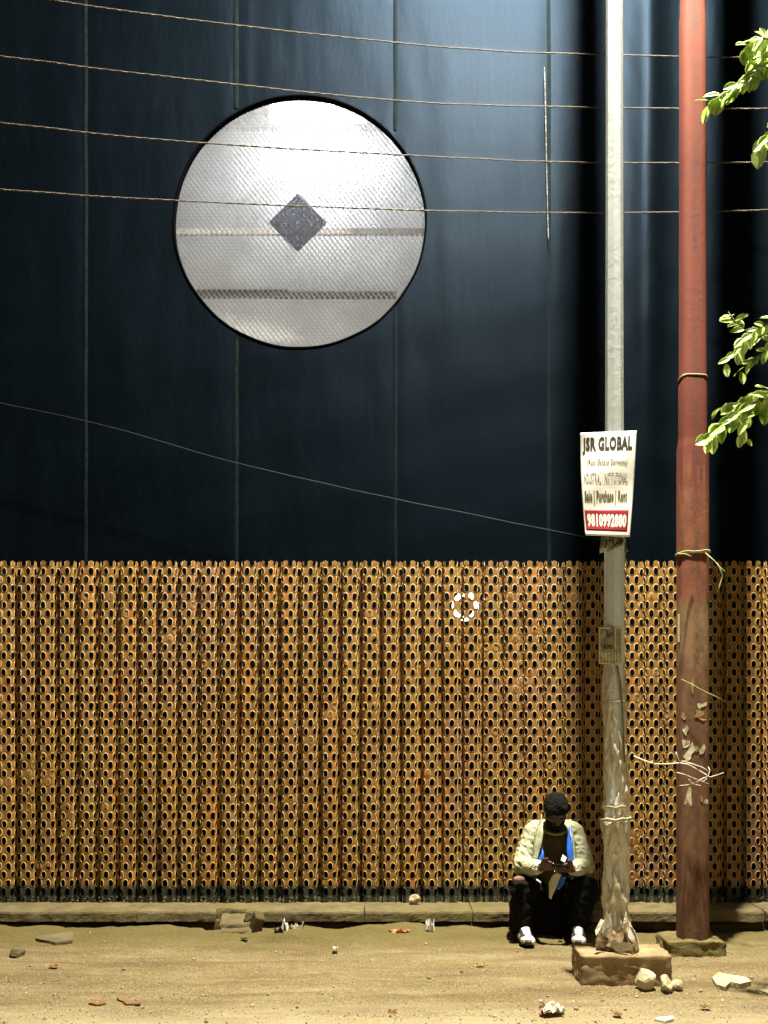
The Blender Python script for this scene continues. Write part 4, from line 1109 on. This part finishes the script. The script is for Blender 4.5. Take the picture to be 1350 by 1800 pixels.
# ------------------------------------------------------------------ tree leaning in at the right
tree = empty('tree', (3.5, -2.1, 0)); tag(tree, 'leafy tree at the right edge whose lamp-lit branches reach past the red pole', 'tree')
bm = bmesh.new(); tube(bm, [V3((3.5, -2.1, -.05)), V3((3.47, -2.08, 1.5)), V3((3.52, -2.05, 3.0)), V3((3.45, -2.0, 4.6)), V3((3.5, -1.95, 6.2))], [.14, .12, .105, .08, .05], 14)
obj('trunk', bm, m_bark, tree, True)
LB = bmesh.new()
def leaf(bm, base, dirv, upv, L_, W_):
    d = dirv.normalized(); u = (upv-d*upv.dot(d)).normalized(); s = d.cross(u)
    prof_ = [(0, 0), (.18, .30), (.42, .5), (.68, .44), (.88, .24), (1, 0)]
    mid = [bm.verts.new(base+d*L_*a-u*L_*.22*a*a) for a, _ in prof_]
    lf = [bm.verts.new(base+d*L_*a+s*W_*w_+u*(W_*.16*w_-L_*.22*a*a)) for a, w_ in prof_[1:-1]]
    rt = [bm.verts.new(base+d*L_*a-s*W_*w_+u*(W_*.16*w_-L_*.22*a*a)) for a, w_ in prof_[1:-1]]
    for side in (lf, rt):
        bm.faces.new((mid[0], mid[1], side[0]))
        for k in range(3): bm.faces.new((mid[k+1], mid[k+2], side[k+1], side[k]))
        bm.faces.new((mid[4], mid[5], side[3]))
rl = random.Random(11)
def branch(pxs, d0, d1, r0, start, leaves=14, ls=.075, spread=.6, tail=1.0):
    "pxs: photo pixels from the tip inwards; start: world point on the trunk"
    n_ = len(pxs)
    pts = [P(a, b, d0+(d1-d0)*i/(n_-1)) for i, (a, b) in enumerate(pxs)]+[start]
    bm = bmesh.new(); tube(bm, pts, [r0*(.25+.75*i/n_) for i in range(n_+1)], 7); obj('branch', bm, m_bark, tree, True)
    # leaves alternate along the twig
    L = [0]
    for a, b in zip(pts, pts[1:]): L.append(L[-1]+(b-a).length)
    T = L[-2]*tail
    leaves = int(leaves*.85)
    for i in range(leaves):
        s_ = T*i/leaves+rl.uniform(0, .03)
        for k in range(n_):
            if s_ <= L[k+1]: break
        f_ = (s_-L[k])/(L[k+1]-L[k]); p = pts[k].lerp(pts[k+1], f_); tdir = (pts[k]-pts[k+1]).normalized()
        side = V3((tdir.z, 0, -tdir.x))*(1 if i % 2 else -1)
        dv = tdir*rl.uniform(.3, 1.0)+side*spread*rl.uniform(.5, 1.2)+V3((0, rl.uniform(-.5, .2), -rl.uniform(0, .5)))
        upv = V3((rl.uniform(-.6, .3), rl.uniform(-1.1, -.5), rl.uniform(.2, .9)))
        sz = ls*rl.uniform(.8, 1.35); leaf(LB, p+V3((0, rl.uniform(-.02, .02), 0)), dv, upv, sz, sz*rl.uniform(.5, .72))
branch([(1242, 186), (1262, 172), (1290, 156), (1318, 138), (1345, 118), (1385, 95)], 5.6, 5.5, .008, V3((3.46, -2.0, 5.3)), 40, .085, .5)
branch([(1306, 88), (1322, 72), (1345, 66), (1385, 80)], 5.55, 5.5, .007, V3((3.47, -2.0, 5.2)), 20, .085)
branch([(1325, 105), (1340, 98), (1360, 95), (1395, 100)], 5.6, 5.5, .007, V3((3.47, -2.0, 5.2)), 18, .085)
branch([(1335, 256), (1350, 240), (1370, 225), (1400, 210)], 5.5, 5.5, .007, V3((3.46, -2.0, 4.8)), 14, .10, .4)
branch([(1280, 548), (1300, 575), (1325, 590), (1350, 600), (1400, 600)], 5.7, 5.5, .007, V3((3.48, -2.02, 3.7)), 34, .065, 1.0)
branch([(1275, 640), (1292, 622), (1305, 600), (1330, 580), (1365, 560), (1400, 570)], 5.6, 5.5, .006, V3((3.48, -2.02, 3.7)), 26, .07, .8)
branch([(1300, 655), (1318, 635), (1345, 618), (1390, 600)], 5.75, 5.5, .005, V3((3.48, -2.02, 3.7)), 16, .065, .9)
branch([(1240, 780), (1255, 762), (1275, 742), (1300, 722), (1330, 705), (1360, 690), (1400, 680)], 5.6, 5.5, .008, V3((3.5, -2.05, 3.3)), 26, .095, .45)
branch([(1262, 718), (1290, 710), (1320, 696), (1345, 684), (1390, 680)], 5.65, 5.5, .006, V3((3.5, -2.05, 3.3)), 16, .085, .3)
branch([(1310, 775), (1305, 752), (1318, 735), (1345, 715), (1395, 690)], 5.75, 5.5, .005, V3((3.5, -2.05, 3.3)), 14, .075, .7)
# rest of the crown, beyond the frame
for k in range(26):
    a = rl.uniform(0, 2*PI); rr_ = rl.uniform(.3, 1.3); c0 = V3((4.1+rr_*math.cos(a)*.9, -2.2+rr_*math.sin(a), rl.uniform(3.6, 6.6)))
    if c0.x < 3.1: c0.x = 3.1+rl.random()*.4
    for q__ in range(28):
        o_ = V3((rl.gauss(0, .16), rl.gauss(0, .2), rl.gauss(0, .14))); 
        if (c0+o_).x < 2.75: continue
        leaf(LB, c0+o_, V3((rl.gauss(0, 1), rl.gauss(0, 1), rl.gauss(-.3, .6))), V3((rl.gauss(0, .4), rl.gauss(0, .4), 1)), .09, .055)
obj('crown', LB, m_leaf, tree, True)
